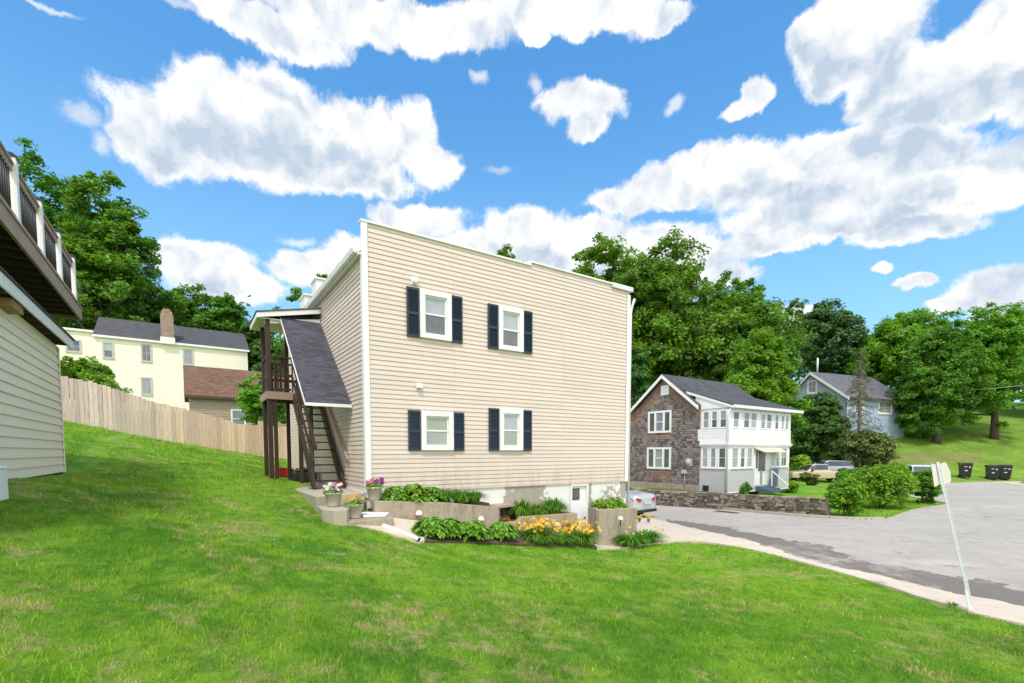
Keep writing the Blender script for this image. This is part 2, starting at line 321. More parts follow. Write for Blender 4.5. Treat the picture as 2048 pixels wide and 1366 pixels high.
def leaf_mat(name, dark, light, trans=.3, hue=(1.25, 1.2, .6)):
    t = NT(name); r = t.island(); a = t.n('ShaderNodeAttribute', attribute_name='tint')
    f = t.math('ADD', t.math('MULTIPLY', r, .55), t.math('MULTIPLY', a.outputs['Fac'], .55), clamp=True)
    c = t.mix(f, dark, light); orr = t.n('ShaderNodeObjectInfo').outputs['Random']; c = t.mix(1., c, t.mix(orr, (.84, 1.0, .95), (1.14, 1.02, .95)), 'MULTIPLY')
    d = t.n('ShaderNodeBsdfPrincipled'); t.l(c, d.inputs['Base Color']); d.inputs['Roughness'].default_value = .5; d.inputs['Specular IOR Level'].default_value = .25
    tr = t.n('ShaderNodeBsdfTranslucent'); t.l(t.mix(1., c, hue, 'MULTIPLY'), tr.inputs[0])
    m = t.n('ShaderNodeMixShader'); m.inputs[0].default_value = trans+.08; t.l(d.outputs[0], m.inputs[1]); t.l(tr.outputs[0], m.inputs[2])
    return t.done(m.outputs[0])
M['leaf'] = leaf_mat('maple_leaf', (.034, .105, .018), (.195, .40, .045))
M['leaf_l'] = leaf_mat('light_maple_leaf', (.055, .155, .016), (.27, .50, .045), .35)
M['leaf_d'] = leaf_mat('dark_leaf', (.028, .085, .026), (.15, .31, .07))
M['leaf_pine'] = leaf_mat('pine_needles', (.035, .09, .035), (.15, .28, .09), .15)
M['leaf_brown'] = leaf_mat('browned_needles', (.06, .10, .03), (.23, .29, .09), .2)
M['leaf_hosta'] = leaf_mat('hosta_leaf', (.08, .21, .018), (.32, .55, .08), .3)
M['leaf_lily'] = leaf_mat('daylily_blade', (.05, .15, .016), (.22, .42, .05), .3)
M['leaf_hedge'] = leaf_mat('hedge_leaf', (.040, .14, .012), (.33, .56, .045), .3)
M['leaf_fall'] = leaf_mat('bronze_leaf', (.25, .10, .02), (.50, .25, .06), .3)
def petal(name, a, b): return leaf_mat(name, a, b, .35, (1.1, 1.0, .9))
M['p_orange'] = petal('orange_lily_petal', (.80, .40, .02), (.95, .68, .12))
M['p_white'] = petal('white_petunia_petal', (.72, .70, .72), (.85, .84, .85))
M['p_purple'] = petal('purple_petunia_petal', (.20, .03, .14), (.42, .10, .30))
M['p_pink'] = petal('pink_petunia_petal', (.45, .12, .20), (.70, .35, .38))
M['p_yellow'] = petal('yellow_pansy_petal', (.60, .36, .10), (.80, .55, .22))

# ---------------------------------------------------------------- mesh helpers
class MB:
    def __init__(s): s.v = []; s.f = []; s.mi = []; s.sm = []
    def add(s, vs, fs, mi=0, smooth=False):
        o = len(s.v); s.v += [tuple(p) for p in vs]; s.f += [tuple(i+o for i in f) for f in fs]; s.mi += [mi]*len(fs); s.sm += [smooth]*len(fs); return s
    def box(s, x0, x1, y0, y1, z0, z1, mi=0, M4=None):
        vs = [Vector((x, y, z)) for z in (z0, z1) for y in (y0, y1) for x in (x0, x1)]
        if M4 is not None: vs = [M4@v for v in vs]
        return s.add(vs, [(0, 2, 3, 1), (4, 5, 7, 6), (0, 1, 5, 4), (2, 6, 7, 3), (0, 4, 6, 2), (1, 3, 7, 5)], mi)
    def bar(s, a, b, w, h, mi=0, up=(0, 0, 1)):
        a = Vector(a); b = Vector(b); d = (b-a); L = d.length; d.normalize(); u = Vector(up)
        if abs(d.dot(u)) > .99: u = Vector((0, 1, 0))
        x = d.cross(u).normalized(); z = x.cross(d)
        vs = [p+x*sx*w/2+z*sz*h/2 for p in (a, b) for sx, sz in ((-1, -1), (1, -1), (1, 1), (-1, 1))]
        return s.add(vs, [(0, 1, 2, 3), (7, 6, 5, 4), (0, 4, 5, 1), (1, 5, 6, 2), (2, 6, 7, 3), (3, 7, 4, 0)], mi)
    def tube(s, pts, rad, n=8, mi=0, cap=True):
        pts = [Vector(p) for p in pts]; rad = rad if isinstance(rad, (list, tuple)) else [rad]*len(pts); vs = []; fs = []
        for i, p in enumerate(pts):
            d = (pts[min(i+1, len(pts)-1)]-pts[max(i-1, 0)]).normalized(); u = Vector((1, 0, 0)) if abs(d.x) < .8 else Vector((0, 1, 0))
            x = d.cross(u).normalized(); y = d.cross(x)
            for k in range(n):
                a = 2*PI*k/n; vs.append(p+x*math.cos(a)*rad[i]+y*math.sin(a)*rad[i])
        for i in range(len(pts)-1):
            for k in range(n): fs.append((i*n+k, i*n+(k+1) % n, (i+1)*n+(k+1) % n, (i+1)*n+k))
        if cap: fs.append(tuple(range(n))[::-1]); fs.append(tuple((len(pts)-1)*n+k for k in range(n)))
        return s.add(vs, fs, mi, True)
    def lathe(s, prof, n=20, c=(0, 0, 0), mi=0, smooth=True):
        vs = [(c[0]+r*math.cos(2*PI*k/n), c[1]+r*math.sin(2*PI*k/n), c[2]+z) for r, z in prof for k in range(n)]
        fs = [(i*n+k, i*n+(k+1) % n, (i+1)*n+(k+1) % n, (i+1)*n+k) for i in range(len(prof)-1) for k in range(n)]
        return s.add(vs, fs, mi, smooth)
    def poly(s, pts, mi=0): return s.add(pts, [tuple(range(len(pts)))], mi)
    def prism(s, pts, d, mi=0):    # polygon pts (3d) extruded by vector d
        n = len(pts); a = [Vector(p) for p in pts]; b = [p+Vector(d) for p in a]
        return s.add(a+b, [tuple(range(n))[::-1], tuple(range(n, 2*n))]+[(i, (i+1) % n, n+(i+1) % n, n+i) for i in range(n)], mi)
    def build(s, name, mats, parent=None, bevel=0.):
        me = bpy.data.meshes.new(name); me.from_pydata(s.v, [], s.f); me.update()
        mats = mats if isinstance(mats, (list, tuple)) else [mats]
        for m in mats: me.materials.append(M[m] if isinstance(m, str) else m)
        me.polygons.foreach_set('material_index', s.mi); me.polygons.foreach_set('use_smooth', s.sm)
        import bmesh
        bm = bmesh.new(); bm.from_mesh(me); bmesh.ops.recalc_face_normals(bm, faces=bm.faces); bm.to_mesh(me); bm.free()
        o = bpy.data.objects.new(name, me); COL.objects.link(o)
        if parent is not None: o.parent = parent
        if bevel:
            b = o.modifiers.new('bevel', 'BEVEL'); b.width = bevel; b.segments = 2; b.limit_method = 'ANGLE'
        return o
def tag(o, label=None, cat=None, group=None, kind=None):
    if label: o['label'] = label
    if cat: o['category'] = cat
    if group: o['group'] = group
    if kind: o['kind'] = kind
    return o
def thing(name, label, cat, loc=(0, 0, 0), rz=0., group=None):
    o = bpy.data.objects.new(name, None); o.empty_display_size = .2; COL.objects.link(o); o.location = loc; o.rotation_euler = (0, 0, rz)
    return tag(o, label, cat, group)
def struct(o): o['kind'] = 'structure'; return o
def frame_thing(F, z, name, label, cat):
    return thing(name, label, cat, (F.o[0], F.o[1], z), F.ang)
def np_mesh(name, V, F4, mat_, parent=None, tint=None, smooth=False, loc=None):
    me = bpy.data.meshes.new(name); n, k = F4.shape
    me.vertices.add(len(V)); me.vertices.foreach_set('co', np.ascontiguousarray(V, dtype=np.float32).ravel())
    me.loops.add(n*k); me.loops.foreach_set('vertex_index', np.ascontiguousarray(F4, dtype=np.int32).ravel())
    me.polygons.add(n); me.polygons.foreach_set('loop_start', np.arange(0, n*k, k, dtype=np.int32)); me.polygons.foreach_set('loop_total', np.full(n, k, dtype=np.int32))
    if smooth: me.polygons.foreach_set('use_smooth', np.ones(n, dtype=bool))
    if tint is not None:
        a = me.attributes.new('tint', 'FLOAT', 'POINT'); a.data.foreach_set('value', np.ascontiguousarray(tint, dtype=np.float32))
    me.update(calc_edges=True); me.materials.append(M[mat_] if isinstance(mat_, str) else mat_)
    o = bpy.data.objects.new(name, me); COL.objects.link(o)
    if parent is not None: o.parent = parent
    if loc is not None: o.location = loc
    return o
def dup(root):
    r = root.copy(); COL.objects.link(r)
    for ch in list(root.children):
        c = ch.copy(); COL.objects.link(c); c.parent = r
        for g in ch.children:
            d = g.copy(); COL.objects.link(d); d.parent = c
    return r

# ---------------------------------------------------------------- ground sheet
def axis(fine0, fine1, step, far):
    a = list(np.arange(fine0, fine1+1e-6, step)); s = step; x = fine1
    while x < far: s *= 1.22; x += s; a.append(x)
    s = step; x = fine0; b = []
    while x > -far: s *= 1.22; x -= s; b.append(x)
    return np.array(b[::-1]+a)
xs = axis(-22, 24, .3, 700); ys = axis(-4, 32, .3, 700)
GX, GY = np.meshgrid(xs, ys); GZ = Harr(GX, GY)
bumps = .012*np.sin(GX*2.1+1.3*np.sin(GY*1.7))+.010*np.sin(GY*2.9+GX*.7)
GZ = GZ+bumps*(np.hypot(GX, GY) < 40)-.012
V = np.stack([GX, GY, GZ], -1).reshape(-1, 3); nx, ny = len(xs), len(ys)
I = np.arange(nx*ny).reshape(ny, nx); Fq = np.stack([I[:-1, :-1], I[:-1, 1:], I[1:, 1:], I[1:, :-1]], -1).reshape(-1, 4)
struct(np_mesh('ground', V, Fq, 'ground', smooth=True))

def inside(poly, x, y):
    poly = np.asarray(poly); x = np.asarray(x); y = np.asarray(y); r = np.zeros(x.shape, bool); j = len(poly)-1
    for i in range(len(poly)):
        xi, yi = poly[i][:2]; xj, yj = poly[j][:2]
        c = ((yi > y) != (yj > y)) & (x < (xj-xi)*(y-yi)/((yj-yi)+1e-12)+xi); r ^= c; j = i
    return r
def smooth_line(pts, n=6):
    out = []
    P = [Vector(p[:2]) for p in pts]
    for i in range(len(P)-1):
        p0 = P[max(i-1, 0)]; p1 = P[i]; p2 = P[i+1]; p3 = P[min(i+2, len(P)-1)]
        for k in range(n):
            t = k/n; out.append(.5*((2*p1)+(p2-p0)*t+(2*p0-5*p1+4*p2-p3)*t*t+(3*p1-p0-3*p2+p3)*t**3))
    out.append(P[-1]); return [tuple(p) for p in out]
def sheet(name, poly, off, mat_, skirt=0., step=.6):
    poly = [tuple(p[:2]) for p in poly]; A = np.array(poly)
    gx, gy = np.meshgrid(np.arange(A[:, 0].min(), A[:, 0].max(), step), np.arange(A[:, 1].min(), A[:, 1].max(), step)); gx = gx.ravel(); gy = gy.ravel()
    m = inside(A, gx, gy); pts = [Vector(p) for p in poly]+[Vector((a, b)) for a, b in zip(gx[m], gy[m])]
    n = len(poly); r = delaunay_2d_cdt(pts, [], [list(range(n))], 1, 1e-4)
    v2 = np.array([tuple(p) for p in r[0]]); z = Harr(v2[:, 0], v2[:, 1])+off
    b = MB(); b.add([(p[0], p[1], q) for p, q in zip(v2, z)], [tuple(f) for f in r[2]], 0, True)
    if skirt:
        e = Harr(A[:, 0], A[:, 1])+off
        for i in range(n):
            j = (i+1) % n
            b.add([(*poly[i], e[i]), (*poly[j], e[j]), (*poly[j], e[j]-skirt), (*poly[i], e[i]-skirt)], [(0, 1, 2, 3)])
    return b.build(name, mat_)

g2 = lambda px, py: ghit(px, py)[:2]
# near kerb of the street (pavement edge) and lawn edge of the pavement
kerb_near = [g2(*p) for p in ((1319, 1042), (1424, 1065), (1574, 1107), (1674, 1135), (1740, 1148), (1828, 1170), (1892, 1185), (2048, 1216))]
kx, ky = kerb_near[-1]; dxk, dyk = kx-kerb_near[-3][0], ky-kerb_near[-3][1]; dl = math.hypot(dxk, dyk)
kerb_near += [(kx+dxk/dl*6, ky+dyk/dl*6), (kx+dxk/dl*14, ky+dyk/dl*14)]
kf = [BF.w(9.8, 11), (4.9, 22.5)]
kerb_near = smooth_line([BF.w(9.6, 16), kf[1]]+kerb_near, 5)
lawn_edge = [g2(*p) for p in ((1324, 1087), (1394, 1084), (1499, 1100), (1624, 1132), (1774, 1175), (1828, 1194), (1942, 1226), (2048, 1252))]
kx, ky = lawn_edge[-1]; lawn_edge += [(kx+dxk/dl*6, ky+dyk/dl*6), (kx+dxk/dl*14, ky+dyk/dl*14)]
lawn_edge_s = smooth_line(lawn_edge, 5)
path_in = [g2(*p) for p in ((1194, 1099), (1239, 1099), (1285, 1091))]
path_poly = kerb_near[::-1]+[BF.w(8.1, 16), BF.w(8.1, .2), BF.w(6.5, -.3)]+[g2(1190, 1092)]+path_in+lawn_edge_s
path_poly = [p for i, p in enumerate(path_poly) if i == 0 or math.dist(p, path_poly[i-1]) > 1e-3]
struct(sheet('pavement', path_poly,   .03, 'walk', .12, .5))

# road: from near kerb to the far kerb and the wide court on the right
far_kerb = [g2(*p) for p in ((1290, 1001), (1340, 1008), (1450, 1020), (1560, 1031), (1660, 1038), (1730, 1041), (1765, 1040), (1790, 1032), (1830, 1018), (1900, 1008))]
far_kerb = [(7.1, 36.)]+[p for p in far_kerb]
court = [g2(1926, 998), (22.5, 26.5), (23, 31), (26., 36.2), g2(1850, 966), g2(1960, 963), g2(2048, 963), (52, 41), (75, 40), (75, -12), kerb_near[-1]]
road_poly = kerb_near+ [(60, -8)] + [(75, 40), (52, 41), g2(2048, 963), g2(1960, 964), g2(1900, 966), (27.5, 37), (24, 31), (22, 27)] + far_kerb[::-1] + [(0., 40.)]
road_poly = [p for i, p in enumerate(road_poly) if i == 0 or math.dist(p, road_poly[i-1]) > 1e-3]
ROAD = road_poly
struct(sheet('road', road_poly, .022, 'asphalt', 0, .8))
# dark repaired strip along the near kerb
strip_a = [g2(*p) for p in ((1335, 1046), (1424, 1067), (1574, 1109), (1674, 1137), (1740, 1150), (1828, 1172), (1892, 1187), (2048, 1219))]
strip_b = [g2(*p) for p in ((1335, 1040), (1424, 1052), (1500, 1068), (1574, 1082), (1640, 1092), (1690, 1113), (1760, 1131), (1838, 1146), (1910, 1158), (1985, 1166), (2048, 1188))]
sb_ = smooth_line(strip_b, 22); sb_ = [(x+.10*math.sin(i*1.1)+random.uniform(-.10, .10), y+.12*math.sin(i*.7+1)+random.uniform(-.12, .12)) for i, (x, y) in enumerate(sb_)]
struct(sheet('road_patch', smooth_line(strip_a, 3)+sb_[::-1], .030, 'patch', 0, .4))
# granite kerb strip in front of the stone wall
fk = smooth_line(far_kerb[1:8], 5); b = MB()
for i in range(len(fk)-1):
    (x0, y0), (x1, y1) = fk[i], fk[i+1]
    if i % 5 == 4: x1, y1 = x0+(x1-x0)*.93, y0+(y1-y0)*.93
    b.bar((x0, y0, H(x0, y0)+.03), (x1, y1, H(x1, y1)+.03), .16, .18)
struct(b.build('kerb', 'brickedge', bevel=.01))
# sandy concrete apron below the steps
apron = [g2(*p) for p in ((690, 1044), (715, 1040), (784, 1037), (857, 1046), (1000, 1058), (1180, 1085), (1140, 1088), (1000, 1074), (880, 1074), (838, 1086), (790, 1072), (740, 1058), (712, 1052))]
struct(sheet('concrete_apron', apron, .02, 'walk', .06, .25))
bed = [g2(*p) for p in ((850, 1084), (860, 1068), (960, 1066), (1010, 1062), (1180, 1084), (1184, 1092), (1120, 1095), (1040, 1090), (940, 1086))]
struct(sheet('flower_bed', smooth_line(bed+[bed[0]], 3)[:-1], .028, 'soil', .03, .2))
yard = [HF.w(-.55, 9), HF.w(-4.0, 9), HF.w(-4.7, 4), HF.w(-4.6, -1)]

# ---------------------------------------------------------------- lap siding on a rectangular wall panel in a local frame
def lap(b, origin, du, nrm, width, z0, z1, exp=.1016, lip=.014, mi=0):
    """courses from z0 to z1 along du, leaning out to nrm"""
    o = Vector(origin); du = Vector(du); nr = Vector(nrm); z = z0
    while z < z1-1e-4:
        zt = min(z+exp, z1); k = lip*(zt-z)/exp
        a = o+nr*lip; vs = [a+Vector((0, 0, z)), a+du*width+Vector((0, 0, z)), o+nr*(lip-k)+du*width+Vector((0, 0, zt)), o+nr*(lip-k)+Vector((0, 0, zt)),
              o+Vector((0, 0, z)), o+du*width+Vector((0, 0, z))]
        b.add(vs, [(0, 1, 2, 3), (4, 5, 1, 0)], mi); z = zt
def shutter(parent, x0, x1, z0, z1, y=-.02):
    b = MB(); t = .035
    b.box(x0, x0+t, y-.035, y, z0, z1).box(x1-t, x1, y-.035, y, z0, z1)
    b.box(x0+t, x1-t, y-.034, y, z1-.05, z1).box(x0+t, x1-t, y-.034, y, z0, z0+.05)
    zm = z0+(z1-z0)*.48; b.box(x0+t, x1-t, y-.034, y, zm-.03, zm+.03)
    b.box(x0+t, x1-t, y-.008, y-.002, z0+.05, z1-.05)
    z = z0+.06
    while z < z1-.06:
        if abs(z-zm) > .04:
            b.add([(x0+t, y-.028, z), (x1-t, y-.028, z), (x1-t, y-.010, z+.026), (x0+t, y-.010, z+.026)], [(0, 1, 2, 3)])
        z += .032
    return b.build('shutter', 'navy', parent)
def dh_window(parent, x0, x1, z0, z1, upper='glass_blind', lower='glass', case=.09, y=-.02, axis='y', sgn=-1, off=0., casemat='white', mid=None, sillw=.03, label=None, mull=0, sash=.035, D=.045):
    """double hung window; axis y: wall plane y=off, outward sgn"""
    def T(p):   # (u, depth outward, z)
        u, d, z = p
        return (u, off+sgn*d, z) if axis == 'y' else (off+sgn*d, u, z)
    def bx(b, u0, u1, d0, d1, za, zb, mi=0):
        c = [T((u, d, z)) for z in (za, zb) for d in (d0, d1) for u in (u0, u1)]
        b.add(c, [(0, 2, 3, 1), (4, 5, 7, 6), (0, 1, 5, 4), (2, 6, 7, 3), (0, 4, 6, 2), (1, 3, 7, 5)], mi)
    w = case; b = MB()
    bx(b, x0, x0+w, 0, D, z0, z1); bx(b, x1-w, x1, 0, D, z0, z1); bx(b, x0+w, x1-w, 0, D-.002, z1-w, z1); bx(b, x0+w, x1-w, 0, D-.002, z0, z0+w*.8)
    win = b.build('window', casemat, parent, .003)
    if label: win['label'] = label
    zm = (z0+z1)/2 if mid is None else mid; s = sash
    b = MB(); ix0, ix1, iz0, iz1 = x0+w, x1-w, z0+w*.8, z1-w
    for a0, a1, c0, c1, dd in ((ix0, ix1, zm-s*.5, iz1, .022), (ix0, ix1, iz0, zm+s*.5, .012)):
        bx(b, a0, a0+s, 0, dd, c0, c1); bx(b, a1-s, a1, 0, dd, c0, c1); bx(b, a0+s, a1-s, 0, dd-.001, c1-s, c1); bx(b, a0+s, a1-s, 0, dd-.001, c0, c0+s)
        for k in range(mull):
            xm = a0+(a1-a0)*(k+1)/(mull+1); bx(b, xm-.012, xm+.012, 0, dd-.002, c0+s, c1-s)
    b.build('sash', casemat, win)
    b = MB(); bx(b, ix0+s, ix1-s, .004, .008, zm+s*.5, iz1-s); b.build('pane', upper, win)
    b = MB(); bx(b, ix0+s, ix1-s, .003, .007, iz0+s, zm-s*.5); b.build('pane', lower, win)
    if sillw:
        b = MB(); bx(b, x0-.02, x1+.02, 0, D+sillw, z0-.03, z0); b.build('sill', casemat, win)
    return win

# ================================================================ THE TAN BUILDING
ZB = -2.6
bld = frame_thing(BF, ZB, 'apartment_building', 'two storey building clad in tan vinyl siding with four shuttered windows', 'building')
def zz(z): return z-ZB
b = MB(); LX, LY = 8.0, 9.2
lap(b, (0, 0, 0), (1, 0, 0), (0, -1, 0), LX, zz(-.86), zz(4.80))
lap(b, (4.32, 0, 0), (1, 0, 0), (0, -1, 0), LX-4.32, zz(4.80), zz(4.88), .08)
b.box(0, LX, 0, .1, zz(-.86), zz(4.80)); b.box(4.32, LX, .001, .1, zz(4.80), zz(4.88))
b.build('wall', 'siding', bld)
b = MB(); lap(b, (0, LY, 0), (0, -1, 0), (-1, 0, 0), LY, zz(-.86), zz(4.15)); b.box(0.001, .1, .1, LY, zz(-.86), zz(4.15))
lap(b, (LX, 0, 0), (0, 1, 0), (1, 0, 0), LY, zz(-.86), zz(4.7)); b.box(LX-.1, LX-.001, .1, LY, zz(-.86), zz(4.7))
b.box(.1, LX-.1, LY-.1, LY, zz(-.86), zz(4.2)); b.build('side_wall', 'siding', bld)
# roof behind the parapet
b = MB(); b.prism([(.0, .1, zz(4.2)), (LX, .1, zz(4.62)), (LX, .1, zz(4.70)), (.0, .1, zz(4.28))], (0, LY, 0)); b.build('roof', 'roofgrey', bld)
b = MB(); b.box(-.035, .09, -.035, -.019, zz(-.88), zz(4.84)); b.box(-.035, -.019, -.019, .10, zz(-.88), zz(4.2)); b.box(-.035, -.019, -.019, .03, zz(4.2), zz(4.84))
b.build('corner_trim', 'white', bld)
b = MB(); b.box(LX-.09, LX+.035, -.035, -.019, zz(-.90), zz(4.70)); b.box(LX+.019, LX+.035, -.019, .10, zz(-.90), zz(4.7)); b.build('corner_trim', 'white', bld)
b = MB(); b.box(-.05, 4.34, -.05, .12, zz(4.84)-.04, zz(4.84)+.0); b.box(4.30, LX+.06, -.05, .12, zz(4.88), zz(4.92)); b.box(4.30, 4.34, -.05, .12, zz(4.845), zz(4.879))
b.build('coping', 'white', bld)
b = MB(); b.box(7.25, LX+.10, -.075, .14, zz(4.80), zz(4.93)); b.build('flashing', 'gal', bld)
# gutter + soffit on the side
b = MB(); b.box(-.10, -.02, .02, LY+.1, zz(4.14), zz(4.17)); b.box(-.12, -.10, -.01, LY+.1, zz(4.11), zz(4.24)); b.build('soffit', 'white', bld)
b = MB()
b.prism([(-.20, -.02, zz(4.15)), (-.14, -.02, zz(4.13)), (-.125, -.02, zz(4.25)), (-.22, -.02, zz(4.25))], (0, LY+.12, 0)); b.build('gutter', 'white', bld)
b = MB(); b.tube([(LX+.14, -.1, zz(4.6)), (LX+.12, -.02, zz(4.4)), (LX+.09, .0, zz(4.2)), (LX+.09, 0, zz(-2.3))], .035, 8); b.build('downspout', 'white', bld)
b = MB(); b.box(-.05, -.02, .3, 2.4, zz(-.96), zz(-.86)); b.box(-.02, .04, -.02, 2.4, zz(-.99), zz(-.862)); b.build('skirt_board', 'white', bld)
# foundation with a recess for the door
b = MB(); b.box(.0, 5.74, .02, .3, 0, zz(-.861)); b.box(6.46, LX, .02, .3, 0, zz(-.861)); b.box(5.74, 6.46, .25, .4, 0, zz(-.862))
b.box(.02, .3, .3, LY, .3, zz(-.862)); b.box(LX-.3, LX-.002, .3, LY, -.4, zz(-.862)); b.build('foundation', 'found', bld)
b = MB(); b.box(-.02, LX+.0, -.016, .05, zz(-.90), zz(-.862)); b.build('starter_strip', 'siding', bld)
# windows
W = [(1.24, 2.02, 2.58, 3.65, 'glass_blind', 'glass', 3.13, 'white framed window with dark lower sash upstairs on the left'),
     (3.33, 4.07, 2.56, 3.63, 'glass_blind', 'glass', 3.07, 'white framed window with pale blind upstairs on the right'),
     (1.24, 2.05, .04, .94, 'glass_curtain', 'glass_curtain', .49, 'short white framed window with curtain downstairs on the left'),
     (3.35, 4.06, .04, 1.09, 'glass_blind', 'glass_curtain', .55, 'white framed window with lace curtain downstairs on the right')]
for x0, x1, z0, z1, u, l, mz, lb in W:
    dh_window(bld, x0, x1, zz(z0), zz(z1), u, l, case=.115, mid=zz(mz), off=-.017, D=.07, label=lb, sillw=0)
    w_ = .29
    shutter(bld, x0-w_-.01, x0-.01, zz(z0-.01), zz(z1-.0)); shutter(bld, x1+.01, x1+.01+w_, zz(z0-.01), zz(z1-.0))
# door
b = MB(); b.box(5.76, 5.82, .0, .10, zz(-2.75), zz(-.89)); b.box(6.38, 6.44, .0, .10, zz(-2.75), zz(-.89)); b.box(5.82, 6.38, .0, .10, zz(-.97), zz(-.89)); b.build('door_frame', 'white', bld, .004)
b = MB(); b.box(5.82, 6.38, .06, .09, zz(-2.75), zz(-.97))
for z0, z1 in ((-1.95, -1.45), (-2.6, -2.05)):
    b.box(5.90, 6.07, .05, .061, zz(z0), zz(z1)); b.box(6.13, 6.30, .05, .061, zz(z0), zz(z1))
d = b.build('door', 'white', bld, .003)
b = MB(); b.box(5.83, 6.13, .040, .058, zz(-1.36), zz(-1.04)); b.build('window_frame', 'black', d)
b = MB(); b.box(5.86, 6.10, .036, .041, zz(-1.33), zz(-1.07)); b.build('pane', 'glass', d)
b = MB(); b.lathe([(.0, -.03), (.025, -.02), (.025, .02), (.0, .03)], 10, (6.33, .03, zz(-1.9))); b.build('handle', 'black', d)
# basement window with its hood
b = MB(); b.box(3.42, 3.98, -.01, .03, zz(-1.80), zz(-1.38)); bw = b.build('basement_window', 'black', bld)
b = MB(); b.box(3.46, 3.94, -.016, -.009, zz(-1.76), zz(-1.42)); b.build('pane', 'glass', bw)
b = MB(); b.prism([(3.0, .02, zz(-1.36)), (4.02, .02, zz(-1.36)), (4.02, -.20, zz(-1.38)), (3.0, -.42, zz(-1.38))], (0, 0, .05)); b.build('window_hood', 'concrete', bld)
# wall vents
for (vx, vz, rd) in ((1.14, 3.80, 1), (1.21, 1.50, 0)):
    b = MB()
    if rd: b.lathe([(.0, 0), (.05, .005), (.075, .03), (.08, .09), (.075, .10)], 16); vs = [(vx+p[0], -.02-p[1]*.0-abs(p[2]) if 0 else -.115+p[2], vz+p[1]) for p in b.v]; b.v = vs; b.box(vx-.085, vx+.085, -.032, -.018, vz-.085, vz+.085)
    else: b.box(vx-.07, vx+.07, -.03, -.018, vz-.07, vz+.06); b.prism([(vx-.06, -.03, vz+.05), (vx-.06, -.03, vz-.05), (vx-.06, -.11, vz-.05), (vx-.06, -.07, vz+.05)], (.12, 0, 0))
    for i in range(len(b.v)): b.v[i] = (b.v[i][0], b.v[i][1], b.v[i][2]-ZB)
    b.build('vent_hood', 'lamp', bld)
# chimneys on the roof
xa, za = BF.hy(632, 554, 5.0); xb, zb2 = BF.hy(664, 556, 5.0); b = MB(); b.box(xa, xb, 5.0, 5.6, zz(4.2), zz(za)-.05); b.box(xa-.04, xb+.04, 4.96, 5.64, zz(za)-.05, zz(za)); b.build('chimney', 'white', bld)
xa, za = BF.hy(609, 587, 6.2); xb, zb2 = BF.hy(632, 590, 6.2); b = MB(); b.box(xa, xb+.1, 6.2, 6.9, zz(4.1), zz(za)-.05); b.box(xa-.04, xb+.14, 6.16, 6.94, zz(za)-.05, zz(za)); b.build('chimney', 'white', bld)
b = MB(); b.lathe([(.0, .0), (.02, .0), (.02, .5), (0, .5)], 8, (6.2, 1.5, zz(4.6))); b.build('roof_pipe', 'gal', bld)

# ================================================================ COVERED EXTERIOR STAIR
st = frame_thing(BF, -.87, 'exterior_staircase', 'dark brown covered stair climbing the side of the tan building to a railed landing', 'staircase')
def sz(z): return z+.87
PX = -1.34
def post(x, y, z0, z1, w=.11, name='post'):
    b = MB(); b.box(x-w/2, x+w/2, y-w/2, y+w/2, sz(z0), sz(z1)); b.build(name, 'brown', st, .004)
post(PX, 3.95, -.80, 3.50); post(PX, 4.95, -.80, 3.50, .10); post(PX+.13, 3.95, -.8, 1.40, .09)
for x, y, zt in ((-.74, 1.85, 1.55), (-.74, 3.15, 2.75), (-.74, 4.95, 3.5)):
    post(x, y, -.87, zt, .095)
    b = MB(); b.box(x-.09, x+.09, y-.09, y+.09, 0, .05); b.build('post_foot', 'concrete', st)
# landing
b = MB()
for k in range(10): b.box(-1.42, -.02, 3.86+k*.13, 3.86+k*.13+.122, sz(1.57), sz(1.60))
b.build('landing_floor', 'deckwood', st)
b = MB(); b.box(-1.42, -.02, 3.86, 3.90, sz(1.40), sz(1.569)); b.box(-1.42, -.02, 5.10, 5.14, sz(1.40), sz(1.569)); b.box(-1.42, -1.38, 3.90, 5.10, sz(1.40), sz(1.569))
b.build('landing_fascia', 'deckwood', st)
b = MB()
for k in range(1, 4): b.box(-1.38, -.02, 3.9+k*.3, 3.94+k*.3, sz(1.42), sz(1.568))
b.build('landing_joists', 'darkwood', st)
# railings
def rail(b, p, q, z0=1.62, top=2.52, mid=2.05, n=7, bw=.035):
    p = Vector((*p, 0)); q = Vector((*q, 0))
    for z, w, h in ((top, .09, .04), (mid, .04, .07), (z0+.06, .04, .06)):
        b.bar(p+Vector((0, 0, sz(z))), q+Vector((0, 0, sz(z))), w, h)
    for k in range(1, n):
        a = p.lerp(q, k/n); b.box(a.x-bw/2, a.x+bw/2, a.y-bw/2, a.y+bw/2, sz(z0+.06), sz(mid if mid > z0+.2 and n < 6 else top))
b = MB(); rail(b, (PX, 4.0), (PX, 4.9), n=9); b.build('railing', 'brown', st)
b = MB(); rail(b, (PX, 5.0), (-.05, 5.0), n=12); b.build('railing', 'brown', st)
b = MB(); rail(b, (PX+.06, 3.95), (-.80, 3.95), n=6); b.build('railing', 'brown', st)
